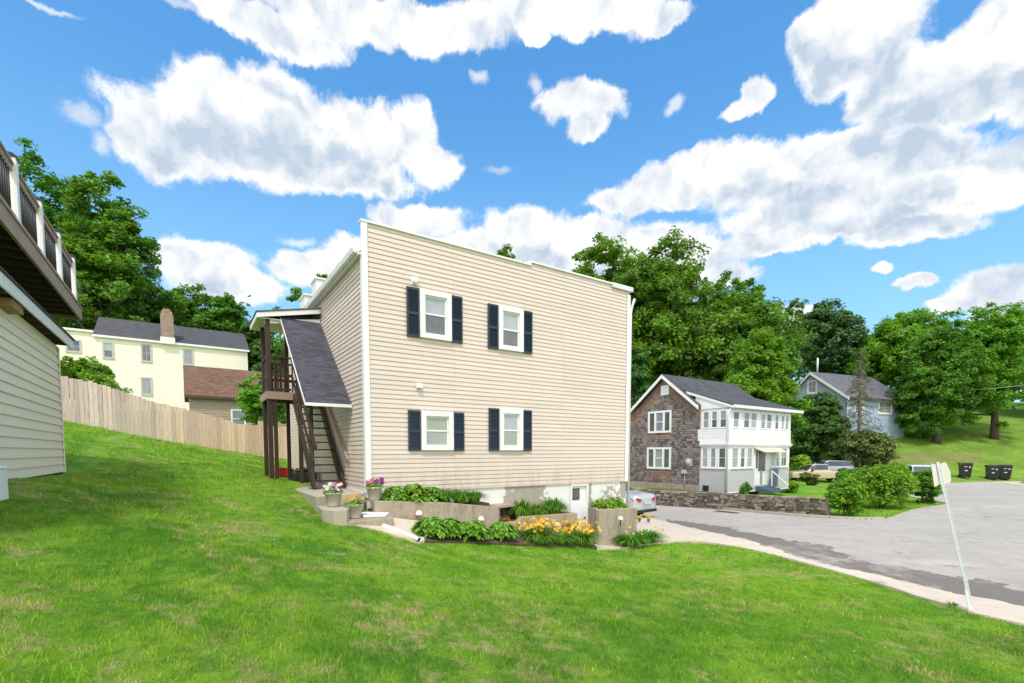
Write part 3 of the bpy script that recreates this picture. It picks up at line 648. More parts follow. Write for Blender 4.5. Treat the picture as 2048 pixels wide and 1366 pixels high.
# porch roof over the landing
zf0, zf1 = 3.63, 3.95
def slab_sl(b, x0, x1, y0, y1, za, zb, th, mi=0):
    b.prism([(x0, y0, sz(za)), (x1, y0, sz(zb)), (x1, y0, sz(zb)+th), (x0, y0, sz(za)+th)], (0, y1-y0, 0), mi)
b = MB(); slab_sl(b, -1.62, -.02, 3.78, 5.42, 3.60, 3.93, .03); b.build('porch_roof', 'roofgrey', st)
b = MB(); slab_sl(b, -1.60, -.02, 3.80, 3.83, 3.47, 3.80, .12); b.box(-1.60, -1.575, 3.83, 5.40, sz(3.46), sz(3.59)); slab_sl(b, -1.60, -.02, 5.37, 5.40, 3.47, 3.80, .12); b.build('fascia', 'white', st)
b = MB(); b.box(-1.574, -.02, 3.831, 5.369, sz(3.47), sz(3.49)); b.build('porch_ceiling', 'cream', st)
b = MB(); slab_sl(b, -1.40, -.02, 3.90, 3.99, 3.36, 3.56, .10); b.build('beam', 'white', st)
# stair roof
yA, zA, yB, zB_ = .98, 1.07, 3.98, 3.60
def slope(b, x0, x1, dz0, dz1, e=0., mi=0):
    b.prism([(x0, yA-e, sz(zA+dz0-e*.85)), (x0, yB, sz(zB_+dz0)), (x0, yB, sz(zB_+dz1)), (x0, yA-e, sz(zA+dz1-e*.85))], (x1-x0, 0, 0), mi)
b = MB(); slope(b, -1.02, -.025, -.005, .03); b.build('stair_roof', 'roofstair', st)
b = MB(); slope(b, -1.0, -.03, -.045, -.006); b.build('roof_boards', 'cream', st)
b = MB(); b.box(-1.02, -.025, yA-.03, yA-.002, sz(zA-.055), sz(zA+.015)); slope(b, -1.035, -1.021, -.05, .02); b.build('stair_fascia', 'white', st)
b = MB(); slope(b, -1.0, -.93, -.18, -.101); b.build('rafter', 'brown', st)
# stringers, treads
n = 13; y0s, y1s = 1.62, 3.92; z0s, z1s = -.87, 1.58
for x in (-.76, -.10):
    b = MB(); b.prism([(x-.02, y0s-.12, sz(-.87)), (x-.02, y0s+.14, sz(-.87)), (x-.02, y1s+.02, sz(z1s-.24)), (x-.02, y1s+.02, sz(z1s-.01)), (x-.02, y1s-.06, sz(z1s-.01)), (x-.02, y0s-.12, sz(-.70))], (.045, 0, 0)); b.build('stringer', 'brown', st)
for k in range(n-1):
    f = (k+1)/n; y = y0s+(y1s-y0s)*f-.06; z = z0s+(z1s-z0s)*f
    b = MB(); b.box(-.735, -.125, y-.09, y+.13, sz(z-.03), sz(z)); b.build('tread', 'darkwood' if k % 2 else 'brown', st)
b = MB(); b.bar((-.78, 1.2, sz(.08)), (-.78, 3.95, sz(2.58)), .045, .11); b.bar((-.78, 1.45, sz(-.25)), (-.78, 3.95, sz(2.08)), .04, .08); b.build('handrail', 'brown', st)
b = MB(); b.bar((-.07, 1.23, sz(-.19)), (-.07, 3.10, sz(1.30)), .045, .05); b.build('handrail', 'deckwood', st)

# ================================================================ STEPS, RETAINING WALLS
def cz(z): return z
def solid(name, poly, z0, z1, mat_, parent, bevel=.015):
    b = MB(); b.prism([(x, y, z0) for x, y in poly], (0, 0, z1-z0)); return b.build(name, mat_, parent, bevel)
sp = frame_thing(BF, -1.6, 'concrete_steps', 'concrete landing slab and two lower steps at the corner of the tan building', 'steps')
k_ = 1.6
solid('landing_slab', [(-1.12, -.36), (-.08, -.05), (-.06, 8.6), (-.45, 8.5), (-.80, 6.), (-1.12, 3.2)], -1.3+k_, -.88+k_, 'slab', sp)
solid('step', [(-1.16, -1.02), (-1.02, -1.30), (-.80, -1.38), (-.34, -.2), (-.08, -.06), (-1.11, -.38)], -1.45+k_, -1.06+k_, 'slab', sp)
solid('step', [(-.98, -1.32), (-.40, -1.42), (.10, -1.32), (.25, -.76), (-.3, -.25), (-.8, -1.3)], -1.65+k_, -1.28+k_, 'concrete', sp)
ws = frame_thing(BF, -1.28, 'paving_slab', 'white painted slab lying on the lowest concrete step', 'slab'); 
solid('slab', [(-.40, -1.02), (.02, -1.12), (.20, -.80), (-.15, -.42), (-.30, -.50)], 0.004, .045, 'whiteslab', ws, .01)
def planter(name, label, outer, inner_soil, ztop, zbot, mat_='concrete', soilz=None):
    """outer: list of wall segments [(x0,y0,x1,y1)] boxes"""
    z0 = zbot; r = frame_thing(BF, z0, name, label, 'retaining wall')
    b = MB()
    for (poly, za, zb_) in outer: b.prism([(x, y, za-z0) for x, y in poly], (0, 0, .001))
    return r
def wall_run(b, pts, th, zb0, ztops):
    """wall of thickness th (towards +y inside) through pts with varying top"""
    for i in range(len(pts)-1):
        (x0, y0), (x1, y1) = pts[i], pts[i+1]; d = Vector((x1-x0, y1-y0)).normalized(); nrm = Vector((-d.y, d.x))*th
        q = [(x0, y0), (x1, y1), (x1+nrm.x, y1+nrm.y), (x0+nrm.x, y0+nrm.y)]; zt = [ztops[i], ztops[i+1], ztops[i+1], ztops[i]]
        vs = [(a, c, zb0) for a, c in q]+[(a, c, z) for (a, c), z in zip(q, zt)]
        b.add(vs, [(0, 1, 2, 3), (7, 6, 5, 4), (0, 4, 5, 1), (1, 5, 6, 2), (2, 6, 7, 3), (3, 7, 4, 0)])
# left planter
p1 = frame_thing(BF, -2.2, 'retaining_wall', 'long stained concrete planter wall beside the steps, below the left windows', 'retaining wall')
b = MB(); wall_run(b, [(-.05, -.65), (1.5, -.68), (2.95, -.65)], .16, 0, [2.2-1.00, 2.2-1.12, 2.2-1.32]); b.box(2.79, 2.948, -.489, .0, 0, 2.2-1.345); b.build('wall', 'concrete', p1, .015)
b = MB(); b.prism([(.0, -.50, .3), (2.78, -.50, .3), (2.78, .0, .3), (.0, .0, .3)], (0, 0, 2.2-1.22-.3)); b.build('soil', 'soil', p1)
# middle planter
p2 = frame_thing(BF, -2.8, 'retaining_wall', 'low concrete planter wall in front of the white basement door', 'retaining wall')
b = MB(); wall_run(b, [(2.96, -.66), (3.50, -.68), (3.58, -.68)], .14, 0, [2.8-1.70, 2.8-1.70, 2.8-1.60]); wall_run(b, [(3.585, -.68), (5.42, -.68)], .15, 0, [2.8-1.60, 2.8-1.63]); b.box(5.27, 5.418, -.528, .015, 0, 2.8-1.635); b.build('wall', 'concrete', p2, .015)
b = MB(); b.box(3.59, 5.265, -.525, .015, .2, 2.8-1.72); b.build('soil', 'soil', p2)
# right planter
p3 = frame_thing(BF, -2.9, 'retaining_wall', 'tall streaked concrete planter wall at the right corner of the tan building', 'retaining wall')
b = MB(); wall_run(b, [(6.10, -.80), (7.68, -.74)], .16, 0, [2.9-1.58, 2.9-1.63]); b.prism([(6.10, -.80, 0), (6.262, -.635, 0), (6.62, .018, 0), (6.46, .018, 0)], (0, 0, 2.9-1.585)); b.box(7.52, 7.68, -.57, .018, 0, 2.9-1.64); b.build('wall', 'concrete', p3, .015)
b = MB(); b.prism([(6.3, -.62, .2), (7.51, -.575, .2), (7.51, .015, .2), (6.64, .015, .2)], (0, 0, 2.9-1.70-.2)); b.build('soil', 'soil', p3)
# small dome lights
def dome(label, x, y, z, stake=False):
    r = thing('garden_light', label, 'light', (*BF.w(x, y), z-(.20 if stake else 0)), ANG, 'white dome lights on the planter walls')
    h = .20 if stake else 0
    b = MB(); b.lathe([(0, .075), (.03, .072), (.058, .05), (.072, .01), (.074, -.02), (.0, -.02)], 16, (0, 0, h)); b.build('dome', 'lamp', r)
    b = MB()
    if stake: b.tube([(0, 0, 0), (0, 0, h-.02)], .016, 8)
    else: b.box(-.03, .03, .0, .09, -.03, -.021)
    b.build('bracket', 'black', r)
def domeat(label, px, py, q, st=False):
    x, z = BF.hy(px, py, -q); dome(label, x, -q, z, st)
domeat('white dome light on the left planter wall nearest the white slab', 838, 1028, .75)
domeat('white dome light near the right end of the left planter wall', 962, 1039, .75)
domeat('white dome light on a stake between the two clumps of orange daylilies', 1115, 1050, .95, True)
domeat('white dome light on a stake before the right planter wall', 1241, 1038, .92, True)
# white drain pipe on the ground
a = atz(752, 1046, -1.38); c_ = ghit(838, 1086)
r = thing('drain_pipe', 'white plastic drain pipe lying from the steps down to the lawn', 'pipe', (a[0], a[1], a[2]))
b = MB(); P0 = Vector((0, 0, 0)); P1 = Vector((c_[0]-a[0], c_[1]-a[1], c_[2]-a[2]+.06)); b.tube([P0, P0.lerp(P1, .5)+Vector((0, 0, .01)), P1], .042, 14, cap=False); b.build('tube', 'white', r)
b = MB(); b.tube([P1+(P1-P0).normalized()*-.005, P1-(P1-P0).normalized()*.01], .038, 14); b.build('pipe_opening', 'black', r)

# ================================================================ GARAGE AND DECK ON THE LEFT
gz = -.55
gar = frame_thing(GF, gz, 'garage', 'beige sided garage wall under the raised deck at the left edge', 'garage')
b = MB(); lap(b, (0, -7.5, 0), (0, 1, 0), (1, 0, 0), 7.5, -.40-gz, 2.12-gz, .155, .02); b.box(-.1, -.001, -7.5, 0, -.40-gz, 2.12-gz)
lap(b, (-5, 0, 0), (1, 0, 0), (0, 1, 0), 5, -.40-gz, 2.12-gz, .155, .02); b.box(-5, -.1, -.1, -.001, -.40-gz, 2.12-gz); b.build('wall', 'siding_g', gar)
b = MB(); b.box(-.05, .03, .019, .03, -.42-gz, 2.10-gz); b.box(.019, .03, -.05, .019, -.42-gz, 2.10-gz); b.build('corner_trim', 'siding_g', gar)
b = MB(); b.box(-4.9, -.02, -7.5, -.02, -.8-gz, -.401-gz); b.build('foundation', 'darkwood', gar)
b = MB(); b.box(.19, .215, -7.7, .30, 2.13-gz, 2.31-gz); b.build('fascia', 'white', gar)
b = MB(); b.prism([(.24, -7.7, 2.315-gz), (-5, -7.7, 2.80-gz), (-5, -7.7, 2.83-gz), (.24, -7.7, 2.345-gz)], (0, 8.02, 0)); b.build('roof', 'roofx', gar)
b = MB()
for k in range(14): b.box(-.6, .185, -7.3+k*.55, -7.26+k*.55, 2.14-gz, 2.28-gz)
b.build('rafters', 'darkwood', gar)
b = MB(); y_, z_ = GF.hx(22, 612, .1); b.box(-.02, .17, y_-.25, y_+.28, 2.02-gz, 2.13-gz); b.build('wood_block', 'rawwood', gar)
ub_y = GF.hx(18, 980, .5)[0]-.21
ub = thing('utility_box', 'white plastic box standing at the foot of the garage wall', 'box', (*GF.w(.36, ub_y), 0), ANG)
ub.location.z = at(5, 1003, ub.location.y)[2]
b = MB(); b.box(-.12, .14, -.2, .2, 0, .33); b.box(-.13, .15, -.21, .21, .33, .36); b.build('body', 'white', ub, .02)
b = MB(); b.lathe([(0, 0), (.05, 0), (.05, .012), (0, .012)], 12, (0, 0, .36)); b.build('cap', 'white', ub)

dk = frame_thing(GF, 2.85, 'raised_deck', 'raised timber deck with white posts and black balusters above the garage', 'deck')
D0, D1 = -7.0, .86
b = MB(); b.box(.26, .30, D0, D1, .02, .26); b.box(-3.5, .26, D1-.04, D1, .02, .26); b.build('rim_board', 'deckwood', dk)
b = MB()
for k in range(19): b.box(-3.5, .26, D0+.2+k*.405, D0+.24+k*.405, .03, .255)
b.build('joists', 'darkwood', dk)
b = MB()
for k in range(26): b.box(.325-.145*(k+1), .325-.145*k-.006, D0, D1+.03, .262, .29)
b.build('decking', 'deckwood', dk)
posts = [-6.6, -5.1, -3.73, -2.34, -.98, .40]
for i, y in enumerate(posts):
    b = MB(); b.box(.17, .29, y-.06, y+.06, .25, 1.20); p_ = b.build('post', 'white', dk, .005)
    b = MB(); b.box(.155, .305, y-.075, y+.075, 1.20, 1.225); b.prism([(.16, y-.07, 1.226), (.30, y-.07, 1.226), (.26, y-.03, 1.27), (.20, y-.03, 1.27)], (0, .14, 0)); b.build('cap', 'black', p_)
    if i:
        a = posts[i-1]+.06; c = y-.06
        b = MB(); b.box(.19, .27, a, c, 1.09, 1.13); b.box(.21, .25, a, c, 1.0, 1.09); b.build('top_rail', 'deckwood', dk)
        b = MB(); b.box(.20, .26, a, c, .36, .42); b.build('bottom_rail', 'deckwood', dk)
        for k in range(1, 12):
            yy = a+(c-a)*k/12; b = MB(); b.tube([(.23, yy, .42), (.23, yy, 1.0)], .011, 6); b.build('baluster', 'black', dk)

# ================================================================ FENCE
FT = [(60, 741), (125, 750), (190, 762), (188, 764), (311, 803), (420, 830), (468, 843), (469, 847), (515, 850), (517, 842), (529, 843), (530, 850), (590, 856), (680, 868)]
A0 = Vector((-19.6, 18.35)); A1 = Vector((-9.0, 26.74))
def fence_s(px):
    k = (px-CX)/966.; d = A1-A0; return (k*A0.y-A0.x)/(d.x-k*d.y)
fn = thing('privacy_fence', 'tall unpainted wooden board fence running down the slope behind the lawn', 'fence', (A0.x, A0.y, H(A0.x, A0.y)))
zb = fn.location.z; L_ = (A1-A0).length; dirv = (A1-A0).normalized(); nn = int(L_/.145)
sxs = [fence_s(p[0]) for p in FT]; szs = []
for (px, py), s_ in zip(FT, sxs):
    Y = A0.y+(A1.y-A0.y)*s_; szs.append(at(px, py, Y)[2])
order = np.argsort(sxs); sxs = np.array(sxs)[order]; szs = np.array(szs)[order]
sec = 17; b = None
for k in range(nn+1):
    if k % sec == 0:
        if b is not None: b.build('panel', 'fence', fn)
        b = MB()
    if k == nn: break
    s_ = (k+.5)/nn; p = A0.lerp(A1, s_); top = float(np.interp(s_, sxs, szs))+random.uniform(-.025, .025); g = H(p.x, p.y)-.03
    w = .0685+random.uniform(-.002, .001); n2 = Vector((dirv.y, -dirv.x))*random.uniform(0, .02); ang = random.uniform(-.004, .004)
    c = p+n2; q = [c-dirv*w, c+dirv*w]; th = Vector((-dirv.y, dirv.x))*.018
    vs = [(q[0].x, q[0].y, g), (q[1].x, q[1].y, g), (q[1].x+th.x, q[1].y+th.y, g), (q[0].x+th.x, q[0].y+th.y, g)]
    vs2 = [(x+dirv.x*ang, y+dirv.y*ang, top+(random.uniform(-.004, .004))) for x, y, _ in vs]
    vs = [(x-A0.x, y-A0.y, z-zb) for x, y, z in vs+vs2]
    b.add(vs, [(0, 3, 2, 1), (4, 5, 6, 7), (0, 1, 5, 4), (1, 2, 6, 5), (2, 3, 7, 6), (3, 0, 4, 7)])
for k in range(0, nn, sec):
    p = A0.lerp(A1, k/nn)+Vector((-dirv.y, dirv.x))*.07; b = MB(); g = H(p.x, p.y)-zb
    b.box(p.x-A0.x-.045, p.x-A0.x+.045, p.y-A0.y-.045, p.y-A0.y+.045, g-.1, float(np.interp(k/nn, sxs, szs))-zb-.06); b.build('post', 'fence', fn)

# ================================================================ HOUSES
def gable_roof(b, x0, x1, ye, yr, yb, ze, zr, zb_, th=.07, over=.25):
    """ridge along x; front eave y=ye,z=ze; ridge y=yr,z=zr; back eave y=yb"""
    for (ya, za) in ((ye, ze), (yb, zb_)):
        b.prism([(x0, ya, za), (x0, yr, zr), (x0, yr, zr+th), (x0, ya, za+th)], (x1-x0, 0, 0))
def simple_window(parent, ax, off, sgn, u0, u1, z0, z1, pane, case='white', c=.07, up=None, mull=0, label=None):
    return dh_window(parent, u0, u1, z0, z1, up or pane, pane, case=c, axis=ax, sgn=sgn, off=off, casemat=case, sillw=.02, mull=mull, label=label, sash=.03)

# ---- weathered shingle house across the street
hz_ = -2.05
sh_ = frame_thing(HF, hz_, 'shingle_house', 'weathered brown shingle house with white enclosed two storey porch across the street', 'house')
def q(z): return z-hz_
b = MB()
prof = [(1.62, -2.05), (8.2, -2.05), (8.2, 2.55), (5.86, 2.55), (3.92, 4.12), (1.75, 2.45), (1.62, 2.45)]
b.prism([(.0, y, q(z)) for y, z in prof], (5.6, 0, 0)); b.build('wall', 'cedar', sh_)
b = MB(); b.box(-.06, -.001, 1.63, 8.2, q(-2.05), q(-1.75)); b.build('foundation', 'concrete', sh_)
b = MB()
gx1 = 6.7
b.prism([(-.28, 6.15, q(2.45)), (-.28, 3.92, q(4.20)), (-.28, 3.92, q(4.28)), (-.28, 6.15, q(2.53))], (gx1+.28, 0, 0))
b.prism([(-.28, 1.65, q(2.38)), (-.28, 3.92, q(4.20)), (-.28, 3.92, q(4.28)), (-.28, 1.65, q(2.46))], (.6, 0, 0))
b.prism([(.0, 2.62, q(3.24)), (.0, 3.92, q(4.22)), (.0, 3.92, q(4.285)), (.0, 2.62, q(3.30))], (gx1, 0, 0))
b.prism([(-.02, -.22, q(2.26)), (-.02, 2.64, q(3.25)), (-.02, 2.64, q(3.31)), (-.02, -.22, q(2.32))], (gx1+.02, 0, 0))
b.prism([(-.28, 6.1, q(2.5)), (-.28, 8.4, q(2.62)), (-.28, 8.4, q(2.70)), (-.28, 6.1, q(2.58))], (gx1+.28, 0, 0))
b.build('roof', 'roofx', sh_)
b = MB()
b.prism([(-.30, 6.2, q(2.28)), (-.30, 3.92, q(4.06)), (-.30, 3.92, q(4.25)), (-.30, 6.2, q(2.47))], (.05, 0, 0))
b.prism([(-.301, 1.58, q(2.18)), (-.301, 3.918, q(4.06)), (-.301, 3.918, q(4.25)), (-.301, 1.58, q(2.37))], (.05, 0, 0))
b.box(-.30, -.25, 6.2, 8.4, q(2.38), q(2.52)); b.build('rake_board', 'white', sh_)
b = MB(); b.prism([(-.03, -.2, q(2.14)), (-.03, 2.5, q(3.08)), (-.03, 2.5, q(3.22)), (-.03, -.2, q(2.25))], (.05, 0, 0)); b.box(-.03, gx1+.02, -.26, -.2, q(2.16), q(2.30)); b.build('eave_board', 'white2', sh_)
# attic board window
b = MB(); b.box(-.03, 0, 3.62, 4.16, q(3.15), q(3.68)); b.build('attic_panel', 'white', sh_)
def triple(z0, z1, y0, y1, lbl):
    b = MB(); c = .11
    b.box(-.05, 0, y0, y1, q(z1)-c, q(z1)); b.box(-.05, 0, y0, y1, q(z0), q(z0)+c)
    e = [y0, y0+.02+(y1-y0)*.30, y0+(y1-y0)*.68, y1]
    for i, y in enumerate(e): b.box(-.051, 0, y-(.0 if i == 0 else .06 if i < 3 else c), y+(c if i == 0 else .06 if i < 3 else 0), q(z0)+c-.001, q(z1)-c+.001)
    w = b.build('window', 'white', sh_); w['label'] = lbl
    zc = (z0+z1)/2
    for i in range(3):
        a0 = e[i]+.07+(.04 if i == 0 else 0); a1 = e[i+1]-.07-(.04 if i == 2 else 0)
        b = MB(); b.box(-.012, -.004, a0, a1, q(z0)+c, q(z1)-c); b.build('pane', ('glass', 'glass_grey', 'glass')[i] if z0 > 0 else ('glass', 'glass_curtain', 'glass')[i], w)
        if i == 1: b = MB(); b.box(-.03, -.004, a0, a1, q(zc)-.02, q(zc)+.02); b.build('sash', 'white', w)
triple(1.07, 2.30, 3.42, 5.02, 'upper white triple window on the shingled gable wall')
triple(-.96, .26, 3.40, 5.06, 'lower white triple window on the shingled gable wall')
b = MB(); b.box(-.02, 0, 6.6, 7.3, q(.95), q(2.2)); b.box(-.02, 0, 6.6, 7.3, q(-1.0), q(.3)); b.build('side_window_frame', 'white', sh_)
# porch block
def pbox(b, x0, x1, y0, y1, z0, z1): b.box(x0, x1, y0, y1, q(z0), q(z1))
b = MB(); pbox(b, 0.02, 5.9, .02, 1.62, -2.05, -.86); b.build('porch_base', 'grey_paint', sh_)
b = MB(); pbox(b, .03, 5.9, .03, 1.62, -.86, .30); b.box(.03, .05, 1.3, 1.62, q(-.86), q(.3)); b.build('porch_wall', 'white2', sh_)
b = MB(); pbox(b, -.04, 5.96, -.04, 1.62, .28, .36); pbox(b, -.08, 6.0, -.08, 1.62, .36, .44); pbox(b, -.02, 5.94, -.02, 1.62, .44, .58); b.build('belt_course', 'white2', sh_)
b = MB()
lap(b, (.0, .0, 0), (1, 0, 0), (0, -1, 0), 5.9, q(.58), q(1.16), .12, .012); lap(b, (0, 1.75, 0), (0, -1, 0), (-1, 0, 0), 1.75, q(.58), q(1.16), .12, .012)
pbox(b, .0, 5.9, .0, 1.7, .58, 1.16); pbox(b, .02, 5.9, .02, 1.7, 1.16, 2.2)
b.prism([(.02, 0, q(2.06)), (.02, 1.95, q(2.06)), (.02, 1.95, q(2.9)), (.02, 0, q(2.2))], (.04, 0, 0)); b.build('porch_upper_wall', 'white2', sh_)
b = MB(); b.box(5.55, 5.898, 1.62, 6, q(-2.0), q(2.4)); b.build('rear_wall', 'grey_paint', sh_)
# porch windows upper front: six, side: three
ups = []
xe = [.28, .92, 1.42, 2.02, 2.60, 3.25, 3.82, 4.35, 4.85, 5.30, 5.70]
fr = [(.28, .86), (1.20, 1.80), (1.84, 2.46), (2.78, 3.30), (3.34, 3.92), (4.18, 4.62), (4.82, 5.22), (5.26, 5.68)]
for i, (a, c) in enumerate(fr):
    w = dh_window(sh_, a, c, q(1.18), q(2.05), ('glass', 'glass_grey', 'glass_grey', 'glass_curtain')[i % 4], ('glass_curtain', 'glass', 'glass_blind', 'glass_grey')[i % 4], case=.05, axis='y', sgn=-1, off=.02, casemat='white2', sillw=0, sash=.025)
for i, (a, c) in enumerate([(.12, .55), (.62, 1.02), (1.09, 1.50)]):
    dh_window(sh_, a, c, q(1.18), q(2.08), 'glass_grey', ('glass', 'glass', 'glass_curtain')[i], case=.05, axis='x', sgn=-1, off=.02, casemat='white2', sillw=0, sash=.025)
for i, (a, c) in enumerate([(.12, .58), (.66, 1.04), (1.12, 1.52)]):
    dh_window(sh_, a, c, q(-.82), q(.24), ('glass', 'glass_grey', 'glass_blind')[i], ('glass', 'glass_curtain', 'glass_blind')[i], case=.05, axis='x', sgn=-1, off=.03, casemat='white2', sillw=.02, sash=.025)
for i, (a, c) in enumerate([(.28, .90), (1.02, 1.50), (1.60, 2.18), (3.96, 4.30), (4.40, 4.86), (4.95, 5.62)]):
    dh_window(sh_, a, c, q(-.82), q(.24), ('glass_blind', 'glass_grey', 'glass_blind', 'glass_blind', 'glass_blind', 'glass_grey')[i], ('glass_blind', 'glass', 'glass_blind', 'glass_blind', 'glass_curtain', 'glass')[i], case=.05, axis='y', sgn=-1, off=.03, casemat='white2', sillw=.02, sash=.025, mull=(1 if i == 5 else 0))
b = MB(); b.box(2.38, 3.80, .0, .028, q(-1.75), q(.14)); dd = b.build('door', 'white2', sh_)
b = MB(); b.box(2.46, 2.62, -.01, .0, q(-.85), q(.05)); b.box(2.70, 3.35, -.012, -.001, q(-1.0), q(.05)); b.build('pane', 'glass', dd)
b = MB(); b.box(2.9, 3.1, -.016, -.013, q(-1.7), q(-.95)); b.build('panel', 'glass_grey', dd)
b = MB(); b.prism([(2.25, -.02, q(.24)), (2.25, -.55, q(.02)), (2.25, -.55, q(-.02)), (2.25, -.02, q(.18))], (2.3, 0, 0)); b.build('awning', 'cream', sh_)
b = MB()
for k in range(3): b.box(2.5, 3.9, -.28*(k+1), -.28*k-.002, 0, q(-1.76)-.09*k-.04)
b.build('front_steps', 'blueaccent', sh_)
b = MB(); b.box(3.62, 4.14, -.30, -.26, q(-1.85), q(-.88)); b.build('storm_door', 'blueaccent', sh_)
b = MB(); b.bar((3.45, -.34, q(-1.0)), (4.05, -.9, q(-1.75)), .04, .05); b.bar((3.45, -.34, q(-1.8)), (3.45, -.34, q(-.98)), .04, .04); b.build('stair_rail', 'white', sh_)
b = MB(); b.box(.05, 5.9, .0, .02, q(-2.05), q(-2.0)); b.tube([(-.05, -.06, q(2.1)), (-.05, .04, q(1.9)), (-.05, .04, q(-2.0))], .035, 8); b.build('downspout', 'white2', sh_)
b = MB(); b.box(-.12, -.002, 2.35, 2.62, q(-1.15), q(-.95)); b.box(-.10, -.002, 2.05, 2.3, q(-.75), q(-.35)); b.tube([(-.06, 2.45, q(-1.15)), (-.06, 2.45, q(-1.9))], .02, 6); b.build('meter_box', 'grey_paint', sh_)
b = MB(); b.lathe([(0, .0), (.12, .02), (.17, .07)], 16, (0, 0, 0)); b.v = [(-.24+p[2], 2.2+p[0], q(-.52)+p[1]) for p in b.v]; b.bar((-.2, 2.2, q(-.52)), (-.02, 2.2, q(-.6)), .02, .02); b.build('satellite_dish', 'grey_paint', sh_)
b = MB(); b.box(-.062, -.0, 1.05, 1.35, q(-1.98), q(-1.72)); b.build('cellar_vent', 'black', sh_)

# ---- yellow house
YF = Frame(-34.0865, 40.0); yz = 3.4
yh = frame_thing(YF, yz, 'yellow_house', 'long pale yellow two storey house with charcoal roof beyond the fence', 'house')
def y_(z): return z-yz
b = MB(); lap(b, (0, 0, 0), (1, 0, 0), (0, -1, 0), 11.04, 0, y_(9.50), .16, .02); b.prism([(0, .001, 0), (0, 7, 0), (0, 7, y_(9.5)), (0, 3.5, y_(11.2)), (0, .001, y_(9.5))], (11.04, 0, 0)); b.build('wall', 'siding_y', yh)
b = MB(); lap(b, (-5, .4, 0), (1, 0, 0), (0, -1, 0), 4.99, 0, y_(9.75), .16, .02); b.box(-5, -.01, .401, 6, 0, y_(9.75)); b.build('wing_wall', 'siding_y', yh)
b = MB(); b.box(-5.2, -.02, .2, 6, y_(9.76), y_(9.92)); b.build('wing_coping', 'white', yh)
xr0, zr0 = YF.hy(190, 632, 3.5); xr1, zr1 = YF.hy(485, 668, 3.5); zr = (zr0+zr1)/2
b = MB()
for ya, za in ((-.2, 9.52), (7.2, 9.5)):
    b.add([(-.05, ya, y_(za)), (11.2, ya, y_(za)), (11.15, 3.5, y_(zr)), (.0, 3.5, y_(zr))], [(0, 1, 2, 3)])
    b.add([(-.05, ya, y_(za)-.08), (11.2, ya, y_(za)-.08), (11.15, 3.5, y_(zr)-.08), (.0, 3.5, y_(zr)-.08)], [(0, 1, 2, 3)])
b.build('roof', 'roofx', yh)
b = MB(); b.box(-.05, 11.2, -.24, -.2, y_(9.38), y_(9.54)); b.box(-.02, 11.06, -.2, -.02, y_(9.36), y_(9.42)); b.build('eave_board', 'white', yh)
for nm, (pa, pb), m1, m2, ml, lb in (
    ('a', ((204, 683), (229, 718)), 'glass_blind', 'glass', 0, 'upper window with white shade above a dark sash'),
    ('b', ((281, 687), (305, 725)), 'glass', 'glass', 1, 'upper window with crossed bars beside the brick chimney'),
    ('c', ((365, 697), (388, 731)), 'glass_grey', 'glass_grey', 1, 'upper window just above the brown shed roof'),
    ('d', ((281, 754), (306, 791)), 'glass_grey', 'glass_grey', 1, 'lower window just above the fence'),
    ('e', ((210, 745), (231, 790)), 'glass_grey', 'glass_grey', 0, 'lower window half hidden by the bush')):
    xa, za = YF.hy(*pa, 0); xb, zb2 = YF.hy(*pb, 0)
    dh_window(yh, xa, xb, y_(zb2), y_(za), m1, m2, case=.10, casemat='glass_blind' if 0 else 'grey_paint', off=-.02, mull=ml, label=lb)
xa, za = YF.hy(130, 677, .4); xb, zb2 = YF.hy(164, 706, .4); dh_window(yh, xa, xb, y_(zb2), y_(za), 'blueaccent', 'glass', case=.10, casemat='grey_paint', off=.38, label='blue tinted window on the left wing')
x0, _z = YF.hy(322, 672, -.2); x1, zt = YF.hy(346, 622, -.2)
b = MB(); b.box(x0, x1, -.35, .5, y_(9.9), y_(zt)-.35); b.box(x0+.08, x1-.08, -.28, .43, y_(zt)-.35, y_(zt)-.1); b.box(x0+.2, x1-.2, -.15, .3, y_(zt)-.1, y_(zt)+.1); ch = b.build('chimney', 'brick', yh)
b = MB(); b.box(x0-.06, x1+.06, -.40, .55, y_(9.35), y_(9.9)); b.build('chimney_base', 'white', ch)

# ---- brown roofed shed
SF = Frame(-20.06, 30.0); sz0 = 1.0
sd = frame_thing(SF, sz0, 'shed', 'taupe shed with a brown shingle roof between the fence and the yellow house', 'shed')
b = MB(); lap(b, (.15, 0, 0), (1, 0, 0), (0, -1, 0), 6.5, 0, 3.4-sz0, .16, .02); b.prism([(.15, .001, 0), (.15, 4, 0), (.15, 4, 2.4), (.15, 2, 4.1), (.15, .001, 2.4)], (6.5, 0, 0)); b.build('wall', 'siding_s', sd)
_x, zrr = SF.hy(372, 733, 2.0)
b = MB()
for ya, za in ((-.3, 3.42), (4.3, 3.42)): b.prism([(-.1, ya, za-sz0), (-.1, 2, zrr-sz0), (-.1, 2, zrr-sz0+.07), (-.1, ya, za-sz0+.07)], (7, 0, 0))
b.build('roof', 'roofbrown', sd)
b = MB(); b.box(-.1, 6.9, -.36, -.3, 3.32-sz0, 3.48-sz0); b.build('fascia', 'darkwood', sd)
dh_window(sd, 2.35, 3.2, .55, 1.75, 'glass_grey', 'glass_grey', case=.07, off=-.02)

